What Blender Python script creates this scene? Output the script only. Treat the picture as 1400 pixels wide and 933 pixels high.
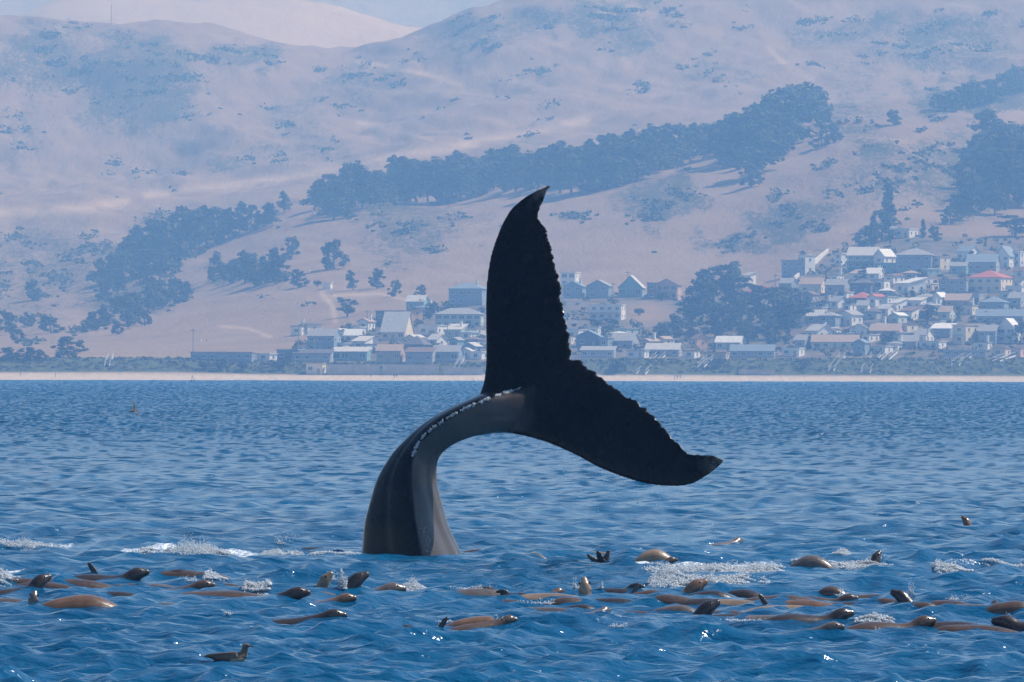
import bpy, bmesh, math, random
import numpy as np
from mathutils import Vector, Matrix

for o in list(bpy.data.objects):
    bpy.data.objects.remove(o)
scene = bpy.context.scene
COL = scene.collection
R = math.radians

# ------------------------------------------------------------------ camera
FPX = 12000.0          # focal length in pixels of the 1400 px wide photograph
CAMZ = 2.0             # eye height above the water
HOR = 513.0            # row of the horizon
ROLL = 0.0021
cam_d = bpy.data.cameras.new('camera')
cam = bpy.data.objects.new('camera', cam_d)
COL.objects.link(cam)
cam_d.sensor_width = 36.0
cam_d.lens = FPX / 1400.0 * 36.0
cam_d.clip_start = 1.0
cam_d.clip_end = 40000.0
cam.location = (0, 0, CAMZ)
cam.rotation_euler = (Matrix.Rotation(R(90) + (HOR - 466.5) / FPX, 3, 'X') @ Matrix.Rotation(ROLL, 3, 'Z')).to_euler()
scene.camera = cam

# ------------------------------------------------------------------ light
SUN_EL, SUN_AZ = 50.0, 67.0          # azimuth clockwise from +Y (the view direction)
sdir = Vector((math.sin(R(SUN_AZ)) * math.cos(R(SUN_EL)), math.cos(R(SUN_AZ)) * math.cos(R(SUN_EL)), math.sin(R(SUN_EL))))
world = bpy.data.worlds.new('World')
scene.world = world
world.use_nodes = True
wn = world.node_tree.nodes
wn.clear()
w_out = wn.new('ShaderNodeOutputWorld')
w_bg = wn.new('ShaderNodeBackground')
w_sky = wn.new('ShaderNodeTexSky')
w_sky.sky_type = 'NISHITA'
w_sky.sun_disc = False
w_sky.sun_elevation = R(SUN_EL)
w_sky.sun_rotation = R(SUN_AZ)
w_sky.air_density = 1.0
w_sky.dust_density = 0.0
w_sky.altitude = 1200.0
w_sky.ozone_density = 2.0
w_bg.inputs['Strength'].default_value = 0.11
world.node_tree.links.new(w_sky.outputs[0], w_bg.inputs[0])
world.node_tree.links.new(w_bg.outputs[0], w_out.inputs[0])
sun_d = bpy.data.lights.new('sun', 'SUN')
sun_d.energy = 4.8
sun_d.angle = R(0.53)
sun_d.color = (1.0, 0.955, 0.89)
sun = bpy.data.objects.new('sun', sun_d)
COL.objects.link(sun)
sun.rotation_euler = sdir.to_track_quat('Z', 'Y').to_euler()
sun.location = (300, 300, 600)

vs = scene.view_settings
vs.view_transform = 'Standard'
vs.look = 'None'
vs.exposure = -0.04
vs.gamma = 1.0
vs.use_white_balance = True
vs.white_balance_temperature = 6050.0
vs.use_curve_mapping = False
cy = scene.cycles
cy.use_denoising = True
try:
    cy.denoiser = 'OPENIMAGEDENOISE'
    cy.denoising_prefilter = 'ACCURATE'
except Exception:
    pass
cy.max_bounces = 5
cy.diffuse_bounces = 2
cy.glossy_bounces = 2
cy.transmission_bounces = 3
cy.volume_bounces = 3
cy.transparent_max_bounces = 6
cy.caustics_reflective = False
cy.caustics_refractive = False
cy.use_adaptive_sampling = False

rng = np.random.default_rng(7)
random.seed(11)

# ------------------------------------------------------------------ helpers
def P(px, py, Y):
    """A point of the place at distance Y whose direction from the boat is pixel px, py of the photograph."""
    py = py - (px - 700.0) * ROLL
    px = px + (py - 466.5) * ROLL
    return Vector(((px - 700.0) / FPX * Y, Y, CAMZ + (HOR - py) / FPX * Y))

def water_Y(px, py):
    py = py - (px - 700.0) * ROLL
    return CAMZ * FPX / (py - HOR)

def tag(o, label=None, cat=None, group=None, kind=None):
    if label: o['label'] = label
    if cat: o['category'] = cat
    if group: o['group'] = group
    if kind: o['kind'] = kind
    return o

def link(o, parent=None):
    COL.objects.link(o)
    if parent is not None:
        o.parent = parent
    return o

def empty(name, loc=(0, 0, 0), rz=0.0):
    o = bpy.data.objects.new(name, None)
    o.empty_display_size = 0.3
    o.location = loc
    o.rotation_euler = (0, 0, rz)
    return link(o)

def mesh_obj(name, me, mat=None, parent=None):
    o = bpy.data.objects.new(name, me)
    if mat is not None and len(me.materials) == 0:
        me.materials.append(mat)
    return link(o, parent)

def np_mesh(name, V, F, smooth=False):
    """V (n,3) vertices, F (m,k) faces with k constant, or a list of faces."""
    me = bpy.data.meshes.new(name)
    V = np.asarray(V, dtype=np.float32)
    if isinstance(F, np.ndarray):
        m, k = F.shape
        me.vertices.add(len(V))
        me.vertices.foreach_set('co', V.ravel())
        me.loops.add(m * k)
        me.loops.foreach_set('vertex_index', F.astype(np.int32).ravel())
        me.polygons.add(m)
        me.polygons.foreach_set('loop_start', np.arange(0, m * k, k, dtype=np.int32))
        me.update(calc_edges=True)
    else:
        me.from_pydata(V.tolist(), [], F)
    if smooth:
        me.polygons.foreach_set('use_smooth', np.ones(len(me.polygons), dtype=bool))
    me.validate()
    me.update()
    return me

class MB:
    """collects boxes, prisms and tubes for one mesh"""
    def __init__(s): s.v = []; s.f = []
    def add(s, vs_, fs):
        n = len(s.v)
        s.v += [tuple(p) for p in vs_]
        s.f += [tuple(i + n for i in f) for f in fs]
    def box(s, x0, x1, y0, y1, z0, z1):
        s.add([(x0,y0,z0),(x1,y0,z0),(x1,y1,z0),(x0,y1,z0),(x0,y0,z1),(x1,y0,z1),(x1,y1,z1),(x0,y1,z1)],
              [(0,3,2,1),(4,5,6,7),(0,1,5,4),(1,2,6,5),(2,3,7,6),(3,0,4,7)])
    def tube(s, a, b, r0, r1, n=6):
        a = Vector(a); b = Vector(b)
        d = (b - a).normalized()
        u = d.orthogonal().normalized(); w = d.cross(u)
        vs_ = []
        for p, r in ((a, r0), (b, r1)):
            for k in range(n):
                t = 2 * math.pi * k / n
                vs_.append(p + (u * math.cos(t) + w * math.sin(t)) * r)
        fs = [(k, (k+1) % n, n + (k+1) % n, n + k) for k in range(n)]
        fs += [tuple(range(n - 1, -1, -1)), tuple(range(n, 2*n))]
        s.add(vs_, fs)
    def mesh(s, name, smooth=False):
        return np_mesh(name, np.array(s.v, dtype=np.float32), s.f, smooth)
    def build(s, name, mat, parent=None, smooth=False):
        return mesh_obj(name, s.mesh(name, smooth), mat, parent)

# value noise for geometry ------------------------------------------------
_perm = np.random.default_rng(3).random((256, 256)).astype(np.float32)
def vnoise(x, y):
    xi = np.floor(x).astype(int); yi = np.floor(y).astype(int)
    fx = x - xi; fy = y - yi
    fx = fx * fx * (3 - 2 * fx); fy = fy * fy * (3 - 2 * fy)
    a = _perm[xi & 255, yi & 255]; b = _perm[(xi + 1) & 255, yi & 255]
    c = _perm[xi & 255, (yi + 1) & 255]; d = _perm[(xi + 1) & 255, (yi + 1) & 255]
    return (a * (1 - fx) + b * fx) * (1 - fy) + (c * (1 - fx) + d * fx) * fy
def fbm(x, y, oct=5):
    s = 0.0; a = 0.5; t = 0.0
    for k in range(oct):
        s = s + a * vnoise(x + 17.3 * k, y - 9.1 * k); t += a
        x = x * 2.03; y = y * 2.03; a *= 0.5
    return s / t

# ------------------------------------------------------------------ materials
def srgb(r, g, b):
    f = lambda c: (c / 255.0) / 12.92 if c / 255.0 <= 0.04045 else ((c / 255.0 + 0.055) / 1.055) ** 2.4
    return (f(r), f(g), f(b), 1.0)

class NT:
    def __init__(s, name):
        s.m = bpy.data.materials.new(name)
        s.m.use_nodes = True
        s.n = s.m.node_tree.nodes; s.l = s.m.node_tree.links
        s.b = s.n['Principled BSDF']; s.out = s.n['Material Output']
    def new(s, t, **kw):
        n = s.n.new(t)
        for k, v in kw.items(): setattr(n, k, v)
        return n
    def link(s, a, b): s.l.new(a, b)
    def noise(s, scale, detail=4, rough=0.55, vec=None, dist=0.0):
        n = s.new('ShaderNodeTexNoise')
        n.inputs['Scale'].default_value = scale
        n.inputs['Detail'].default_value = detail
        n.inputs['Roughness'].default_value = rough
        n.inputs['Distortion'].default_value = dist
        if vec is not None: s.link(vec, n.inputs['Vector'])
        return n.outputs['Fac']
    def coord(s, kind='Object', scale=None):
        t = s.new('ShaderNodeTexCoord')
        if scale is None: return t.outputs[kind]
        m = s.new('ShaderNodeMapping')
        m.inputs['Scale'].default_value = scale
        s.link(t.outputs[kind], m.inputs['Vector'])
        return m.outputs[0]
    def ramp(s, fac, stops):
        r = s.new('ShaderNodeValToRGB')
        e = r.color_ramp.elements
        while len(e) > 1: e.remove(e[-1])
        e[0].position = stops[0][0]; e[0].color = stops[0][1]
        for p, c in stops[1:]:
            k = e.new(p); k.color = c
        s.link(fac, r.inputs[0])
        return r.outputs[0]
    def math(s, op, a, b=None, clamp=False):
        n = s.new('ShaderNodeMath', operation=op, use_clamp=clamp)
        for i, v in enumerate((a, b)):
            if v is None: continue
            if isinstance(v, (int, float)): n.inputs[i].default_value = v
            else: s.link(v, n.inputs[i])
        return n.outputs[0]
    def mix(s, fac, a, b):
        n = s.new('ShaderNodeMix', data_type='RGBA')
        for i, v in ((0, fac), (6, a), (7, b)):
            if isinstance(v, (int, float)): n.inputs[i].default_value = v
            elif isinstance(v, tuple): n.inputs[i].default_value = v
            else: s.link(v, n.inputs[i])
        return n.outputs[2]
    def bump(s, h, strength, distance):
        n = s.new('ShaderNodeBump')
        n.inputs['Strength'].default_value = strength
        n.inputs['Distance'].default_value = distance
        s.link(h, n.inputs['Height'])
        s.link(n.outputs[0], s.b.inputs['Normal'])
        return n
    def set(s, **kw):
        for k, v in kw.items():
            i = s.b.inputs[k.replace('_', ' ')]
            if hasattr(v, 'is_linked'): s.link(v, i)
            else: i.default_value = v
        return s

def G(v): return (v, v, v, 1.0)

# simple weathered paint: a base colour, mottled by noise
_pm = {}
def paint(name, col, rough=0.75, var=0.12, scale=0.8):
    if name in _pm: return _pm[name]
    t = NT(name)
    c = t.coord('Object')
    n = t.noise(scale, 5, 0.6, c)
    dark = tuple(x * (1 - var) for x in col[:3]) + (1,)
    lite = tuple(min(1, x * (1 + var)) for x in col[:3]) + (1,)
    t.set(Base_Color=t.ramp(n, [(0.3, dark), (0.7, lite)]), Roughness=rough)
    _pm[name] = t.m
    return t.m
# ------------------------------------------------------------------ water
WHALE_Y = water_Y(562, 756)
WAVE = 0.038
def make_water():
    t = NT('sea_water')
    at = t.new('ShaderNodeAttribute', attribute_name='foam').outputs['Fac']
    co = t.coord('Object')
    fn = t.noise(26.0, 6, 0.8, t.coord('Object', (1.0, 0.35, 1.0)))
    foam = t.math('MULTIPLY', t.math('ADD', t.math('ADD', t.math('MULTIPLY', at, 0.44), fn), -0.83), 8.0, True)
    deep = t.noise(0.16, 3, 0.5, co)
    base = t.ramp(deep, [(0.3, (0.004, 0.072, 0.165, 1)), (0.7, (0.005, 0.104, 0.225, 1))])
    t.set(Base_Color=t.mix(foam, base, (0.8, 0.83, 0.85, 1)), IOR=1.333)
    ro = t.new('ShaderNodeAttribute', attribute_name='rough').outputs['Fac']
    t.set(Roughness=t.math('ADD', ro, t.math('MULTIPLY', foam, 0.5)))
    r1 = t.noise(4.0, 3, 0.55, t.coord('Object', (0.8, 1.5, 1.0)))
    r2 = t.noise(13.0, 2, 0.5, t.coord('Object', (0.8, 1.4, 1.0)))
    h = t.math('ADD', t.math('MULTIPLY', r1, 1.0), t.math('MULTIPLY', r2, 0.35))
    t.bump(h, 0.65, 0.085)
    nr, ncol = 800, 800
    # rows even in 1/Y so that each covers a like share of the view
    Ys = 1.0 / np.linspace(1 / 52.0, 1 / 3060.0, nr)
    u = np.linspace(-0.082, 0.082, ncol)
    Yg, ug = np.meshgrid(Ys, u, indexing='ij')
    X = ug * Yg
    Y = Yg.copy()
    Z = np.zeros_like(X); DX = np.zeros_like(X); DY = np.zeros_like(X)
    SX = np.zeros_like(X); SY = np.zeros_like(X)
    g = np.random.default_rng(21)
    dYrow = np.abs(np.gradient(Ys))[:, None]
    gust = 0.70 + 0.75 * fbm(X / 9.0, Y / 30.0, 3)
    NW = 118
    for k in range(NW):
        lam = 0.20 * (9.0 / 0.20) ** (k / (NW - 1.0)) * g.uniform(0.93, 1.07)
        kk = 2 * math.pi / lam
        th = R(-66) + g.normal(0, 0.70)          # waves run down the wind, roughly towards the boat
        st = WAVE * float(np.interp(lam, [0.2, 0.45, 0.8, 1.4, 2.5, 5.0, 9.0], [1.6, 1.75, 1.15, 0.60, 0.32, 0.17, 0.09]))
        ph = kk * (X * math.cos(th) + Y * math.sin(th)) + g.uniform(0, 6.283)
        env = (0.45 + 1.1 * vnoise(X / (lam * 5) + 31 * k, Y / (lam * 6) - 13 * k)) * gust
        # waves too short for the sheet's rows keep their slope (as shading normals) and part of their height
        fade = np.clip((lam / (abs(math.sin(th)) + 0.15) / dYrow - 1.6) / 2.2, 0.30, 1.0)
        sn = np.sin(ph)
        A = st / kk * fade * env
        Z += A * np.cos(ph)
        SX -= st * env * math.cos(th) * sn
        SY -= st * env * math.sin(th) * sn
        DX -= 0.8 * A * math.cos(th) * sn
        DY -= 0.8 * A * math.sin(th) * sn
    far = np.clip((dYrow - 0.35) / 2.0, 0, 1)
    SY = SY * (1 - far) + 1.25 * np.abs(SY) * far        # at a glancing view only the faces turned to the boat show
    # smooth swell pushed up in front of the whale
    def hump(cx, cy_, sx, sy, h):
        return h * np.exp(-((X - cx) / sx) ** 2 - ((Y - cy_) / sy) ** 2)
    c = P(740, 772, water_Y(740, 785)); Zh = hump(c.x, c.y, 1.35, 2.2, 0.045)
    c = P(1010, 790, water_Y(1010, 790)); Zh = Zh + hump(c.x, c.y, 1.0, 2.0, 0.06)
    c = P(330, 880, water_Y(330, 880)); Zh = Zh + hump(c.x, c.y, 0.35, 0.9, 0.05)
    c = P(562, 762, water_Y(562, 762)); Zh = Zh + hump(c.x, c.y, 0.95, 5.0, -0.055)
    c = P(1130, 716, water_Y(1130, 716)); Zh = Zh + hump(c.x, c.y, 1.2, 5, 0.08)
    calm = 1 - 0.45 * np.clip(np.abs(Zh) / 0.06, 0, 1)
    Z = Z * calm + Zh
    SX *= calm; SY *= calm
    gy = np.gradient(Zh, axis=0) / np.gradient(Yg, axis=0); gx = np.gradient(Zh, axis=1) / np.gradient(X, axis=1)
    SX += gx; SY += gy
    X += DX; Y += DY
    V = np.stack([X, Y, Z], -1).reshape(-1, 3)
    i = np.arange((nr - 1) * (ncol - 1)); r = i // (ncol - 1); c = i % (ncol - 1)
    a = r * ncol + c
    F = np.stack([a, a + 1, a + ncol + 1, a + ncol], -1)
    # foam film where bodies and wakes break the surface (pixel x0,x1,row,strength)
    foam_a = np.zeros(len(V), dtype=np.float32)
    xs, ys = V[:, 0], V[:, 1]
    for (x0, x1, row, hw, s) in FOAM_FILM:
        Yc = water_Y((x0 + x1) / 2, row)
        cx0, cx1 = (x0 - 700) / FPX * Yc, (x1 - 700) / FPX * Yc
        dx = np.maximum(np.maximum(cx0 - xs, xs - cx1), 0)
        foam_a = np.maximum(foam_a, s * np.exp(-(dx / 0.12) ** 2 - ((ys - Yc) / hw) ** 2))
    rough = np.clip(0.165 + 0.08 * (dYrow + 0 * X).ravel() / 20.0, 0.1, 0.25).astype(np.float32)
    N = np.stack([-SX, -SY, np.ones_like(SX)], -1).reshape(-1, 3)
    N /= np.linalg.norm(N, axis=1)[:, None]
    # the sea goes on beyond the finely waved part, on both sides and behind the boat
    base_n = len(V)
    me = np_mesh('sea', V, F, True)
    me.normals_split_custom_set_from_vertices(N.tolist())
    for nm, arr in (('foam', foam_a), ('rough', rough)):
        at_ = me.attributes.new(nm, 'FLOAT', 'POINT')
        at_.data.foreach_set('value', arr)
    o = mesh_obj('sea', me, t.m)
    tag(o, kind='structure')
    m = MB()
    z = -0.25
    def quad(p): m.add(p, [(0, 1, 2, 3)])
    a0, a1 = 0.0815 * 52, 0.0815 * 3060
    quad([(-9000, -3000, z), (9000, -3000, z), (9000, 53, z), (-9000, 53, z)])
    quad([(a0, 53, z), (9000, 53, z), (9000, 3060, z), (a1, 3060, z)])
    quad([(-9000, 53, z), (-a0, 53, z), (-a1, 3060, z), (-9000, 3060, z)])
    me2 = m.mesh('sea')
    at_ = me2.attributes.new('rough', 'FLOAT', 'POINT')
    at_.data.foreach_set('value', np.full(len(me2.vertices), 0.4, dtype=np.float32))
    tag(mesh_obj('sea', me2, t.m), kind='structure')
    global SEA
    SEA = (Ys, u, Z, X, Y)
    return None

def sea_point(px, row):
    """the first point of the waved surface met by the line of sight through a pixel"""
    Ys, u, Z, X, Y = SEA
    r = row - (px - 700.0) * ROLL
    uu = (px + (r - 466.5) * ROLL - 700.0) / FPX
    c = int(np.clip(np.searchsorted(u, uu), 0, len(u) - 1))
    pr = HOR - (Z[:, c] - CAMZ) / Y[:, c] * FPX
    k = int(np.argmax(pr <= r))
    return Vector((X[k, c], Y[k, c], Z[k, c]))

FOAM_FILM = [(492, 634, 757.5, 0.35, 0.75), (175, 405, 757, 1.1, 1.0), (-10, 95, 745, 1.5, 0.9), (-10, 32, 788, 1.0, 1.0), (870, 1070, 778, 0.9, 1.0),
             (1085, 1215, 774, 0.6, 0.9), (890, 960, 797, 0.8, 0.9), (985, 1050, 797, 0.5, 0.8), (420, 500, 752, 0.9, 0.6), (1278, 1325, 776, 0.7, 0.85),
             (1340, 1400, 769, 0.8, 0.7), (1170, 1225, 856, 0.5, 0.6), (550, 590, 804, 0.6, 0.6), (330, 370, 804, 0.6, 0.6),
             (820, 860, 857, 0.25, 0.8), (300, 325, 841, 0.25, 0.8), (960, 1060, 862, 0.3, 0.6), (690, 790, 829, 0.5, 0.45),
             (270, 320, 790, 0.6, 0.6), (600, 700, 806, 0.6, 0.5), (1200, 1400, 826, 0.5, 0.35)]

# ------------------------------------------------------------------ land
PROFILES = [  # distance, then pixel column -> row of the land there
    (2960, [(0, 522.2), (1400, 522.2)]),
    (3000, [(0, 520.6), (1400, 520.6)]),
    (3012, [(0, 518.5), (1400, 518.5)]),
    (3032, [(0, 513.5), (350, 514.5), (1400, 515)]),
    (3038, [(0, 510), (240, 509), (350, 512), (700, 511), (1400, 512)]),
    (3056, [(0, 492), (240, 492), (380, 497), (520, 500), (700, 498), (860, 492), (1000, 494), (1150, 491), (1400, 491)]),
    (3075, [(0, 489), (240, 489), (380, 493), (520, 493), (700, 490), (860, 489), (1000, 489), (1150, 487), (1400, 487)]),
    (3130, [(0, 485), (240, 484), (380, 482), (520, 474), (700, 472), (860, 470), (1000, 473), (1150, 462), (1400, 462)]),
    (3300, [(0, 476), (150, 472), (250, 466), (400, 456), (550, 436), (700, 424), (850, 425), (1000, 425), (1100, 412), (1250, 396), (1400, 398)]),
    (3600, [(0, 452), (120, 445), (250, 428), (400, 396), (520, 388), (700, 382), (850, 372), (950, 372), (1040, 360), (1100, 338), (1250, 316), (1400, 318)]),
    (4000, [(0, 410), (130, 400), (250, 380), (400, 322), (500, 302), (640, 284), (760, 268), (900, 240), (1000, 222), (1100, 195), (1200, 182), (1300, 212), (1400, 228)]),
    (4350, [(0, 335), (200, 318), (400, 272), (500, 252), (640, 232), (800, 205), (950, 188), (1050, 170), (1150, 160), (1300, 150), (1400, 158)]),
    (5000, [(0, 232), (200, 225), (400, 200), (600, 160), (800, 130), (1000, 108), (1200, 100), (1400, 92)]),
    (5600, [(0, 27), (60, 30), (140, 24), (230, 26), (300, 35), (400, 55), (470, 66), (560, 50), (640, 20), (720, 0), (800, -12), (1000, -30), (1400, -60)]),
    (6000, [(0, 75), (300, 85), (470, 105), (640, 70), (800, 45), (1400, 20)]),
    (7400, [(0, 42), (30, 22), (100, 4), (180, -2), (240, 3), (330, -4), (420, 1), (480, 15), (560, 43), (640, 62), (1400, 60)]),
    (8000, [(0, 90), (1400, 95)]),
    (9800, [(0, -30), (200, -45), (500, -25), (590, -14), (700, -40), (1000, -55), (1400, -60)]),
    (10600, [(0, 40), (1400, 40)]),
]
_pd = np.array([p[0] for p in PROFILES], dtype=float)
def _prof_z(u):
    """heights (profiles, columns) for the directions u = X / Y"""
    px = u * FPX + 700
    out = []
    for d, pts in PROFILES:
        xs = np.array([p[0] for p in pts], float); ys = np.array([p[1] for p in pts], float)
        # smooth interpolation of the drawn profile
        row = np.interp(px, xs, ys)
        if d > 3100:
            acc = 0
            for k in range(-4, 5):
                acc = acc + np.interp(px + k * 9.0, xs, ys)
            row = acc / 9.0
        out.append(CAMZ + (HOR - row) / FPX * d)
    return np.array(out)
def _pchip(xk, yk, x):
    h = np.diff(xk)[:, None]; dl = np.diff(yk, axis=0) / h
    m = np.zeros_like(yk)
    w1 = 2 * h[1:] + h[:-1]; w2 = h[1:] + 2 * h[:-1]
    ok = dl[1:] * dl[:-1] > 0
    with np.errstate(divide='ignore', invalid='ignore'):
        hm = (w1 + w2) / (w1 / dl[:-1] + w2 / dl[1:])
    m[1:-1] = np.where(ok, hm, 0.0)
    m[0] = dl[0]; m[-1] = dl[-1]
    i = np.clip(np.searchsorted(xk, x) - 1, 0, len(xk) - 2)
    return i, m, h
def land_z(X, Y):
    X = np.atleast_1d(np.asarray(X, float)); Y = np.atleast_1d(np.asarray(Y, float))
    sh = X.shape
    X = X.ravel(); Y = Y.ravel()
    pz = _prof_z(X / Y)
    i, m, h = _pchip(_pd, pz, Y)
    j = np.arange(len(X))
    hh = h[i, 0]; t = np.clip((Y - _pd[i]) / hh, 0, 1)
    z = ((1 + 2 * t) * (1 - t) ** 2) * pz[i, j] + (t * (1 - t) ** 2) * hh * m[i, j] + (t * t * (3 - 2 * t)) * pz[i + 1, j] + (t * t * (t - 1)) * hh * m[i + 1, j]
    amp = np.interp(Y, [3050, 3200, 3700, 4200, 5000, 5600, 6400, 10000], [0.0, 0.6, 4.5, 13.0, 21.0, 15.0, 8.0, 12.0])
    n = fbm(X / 120.0 + 5, Y / 210.0 + 3, 5) - 0.5
    # gullies running down the slope
    rg = 1 - np.abs(2 * fbm((X + 0.30 * Y) / 75.0 + 40 + 0.6 * n, (Y - 0.8 * X) / 330.0 + 9, 5) - 1)
    z = z + amp * (n * 1.1 - 0.8 * (rg - 0.7))
    # rocky knoll
    px = X / Y * FPX + 700
    kn = np.exp(-((px - 1235) / 60.0) ** 2 - ((Y - 3960) / 130.0) ** 2)
    z = z + np.exp(-((Y - 3010) / 22.0) ** 2) * 0.9 * (fbm(X / 34.0 + 60, Y / 30.0, 4) - 0.5)
    z = z + kn * 7.0 * (fbm(X / 9.0, Y / 14.0, 4) - 0.35)
    return z.reshape(sh)
def on_land(px, row, Y0=3040.0, Y1=5500.0):
    """where the line of sight through a pixel first meets the land"""
    ys = np.concatenate([np.arange(Y0, min(3400, Y1), 2.0), np.arange(max(3400, Y0), Y1, 5.0)])
    pts = [P(px, row, 1000.0)]
    d = (pts[0] - Vector((0, 0, CAMZ))) / 1000.0
    xs = d.x * ys; zs = CAMZ + d.z * ys
    below = land_z(xs, ys) >= zs
    k = int(np.argmax(below)) if below.any() else len(ys) - 1
    return Vector((xs[k], ys[k], float(land_z(xs[k:k+1], ys[k:k+1])[0])))

# scrub patches on the hills: pixel centre, half sizes, strength
SCRUB = [(190, 110, 95, 70, .9), (60, 90, 70, 60, .8), (330, 75, 70, 25, .75), (470, 115, 60, 30, .7), (400, 165, 60, 25, .6), (20, 190, 40, 50, .5),
         (120, 240, 60, 20, .45), (330, 215, 70, 20, .6), (450, 205, 40, 20, .55), (520, 100, 40, 20, .5), (640, 45, 60, 25, .8), (800, 25, 130, 22, .8), (860, 60, 60, 25, .75),
         (960, 90, 80, 22, .55), (1000, 45, 50, 20, .35), (1160, 40, 80, 25, .75), (1290, 60, 110, 45, .7), (1180, 90, 60, 30, .55), (720, 100, 60, 20, .5), (700, 155, 60, 15, .35),
         (1330, 130, 90, 20, .95), (1150, 170, 60, 40, .6), (1200, 230, 60, 60, .7), (1310, 235, 80, 60, .8), (1090, 150, 40, 25, .6), (900, 272, 70, 35, .85), (930, 250, 40, 15, .9),
         (1080, 300, 70, 30, .8), (1010, 335, 60, 18, .8), (1130, 265, 40, 30, .5), (560, 310, 80, 45, .75), (640, 300, 40, 20, .5), (480, 285, 60, 20, .6), (40, 330, 70, 15, .6),
         (60, 370, 90, 45, .7), (130, 345, 60, 25, .7), (30, 430, 60, 45, .6), (180, 405, 90, 35, .75), (90, 465, 60, 18, .4), (330, 385, 60, 15, .7), (260, 300, 80, 18, .5), (700, 190, 60, 14, .5),
         (800, 300, 25, 8, .4), (560, 260, 60, 22, .5), (1040, 130, 60, 25, .4), (900, 130, 60, 15, .35), (600, 80, 60, 12, .35), (250, 260, 50, 12, .4)]
PATHS = [([(0, 292), (90, 288), (170, 278)], 7), ([(200, 268), (330, 252), (420, 238), (500, 222), (600, 205), (700, 186), (800, 165)], 6),
         ([(484, 84), (540, 94), (600, 106), (632, 116)], 3.0), ([(490, 168), (540, 178), (590, 192)], 3.0),
         ([(1050, 65), (1070, 85), (1110, 108)], 3.0), ([(300, 447), (340, 450), (370, 462)], 2.0), ([(440, 402), (455, 420), (458, 440)], 3.5),
         ([(455, 405), (520, 402), (560, 412)], 2.0)]

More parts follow.
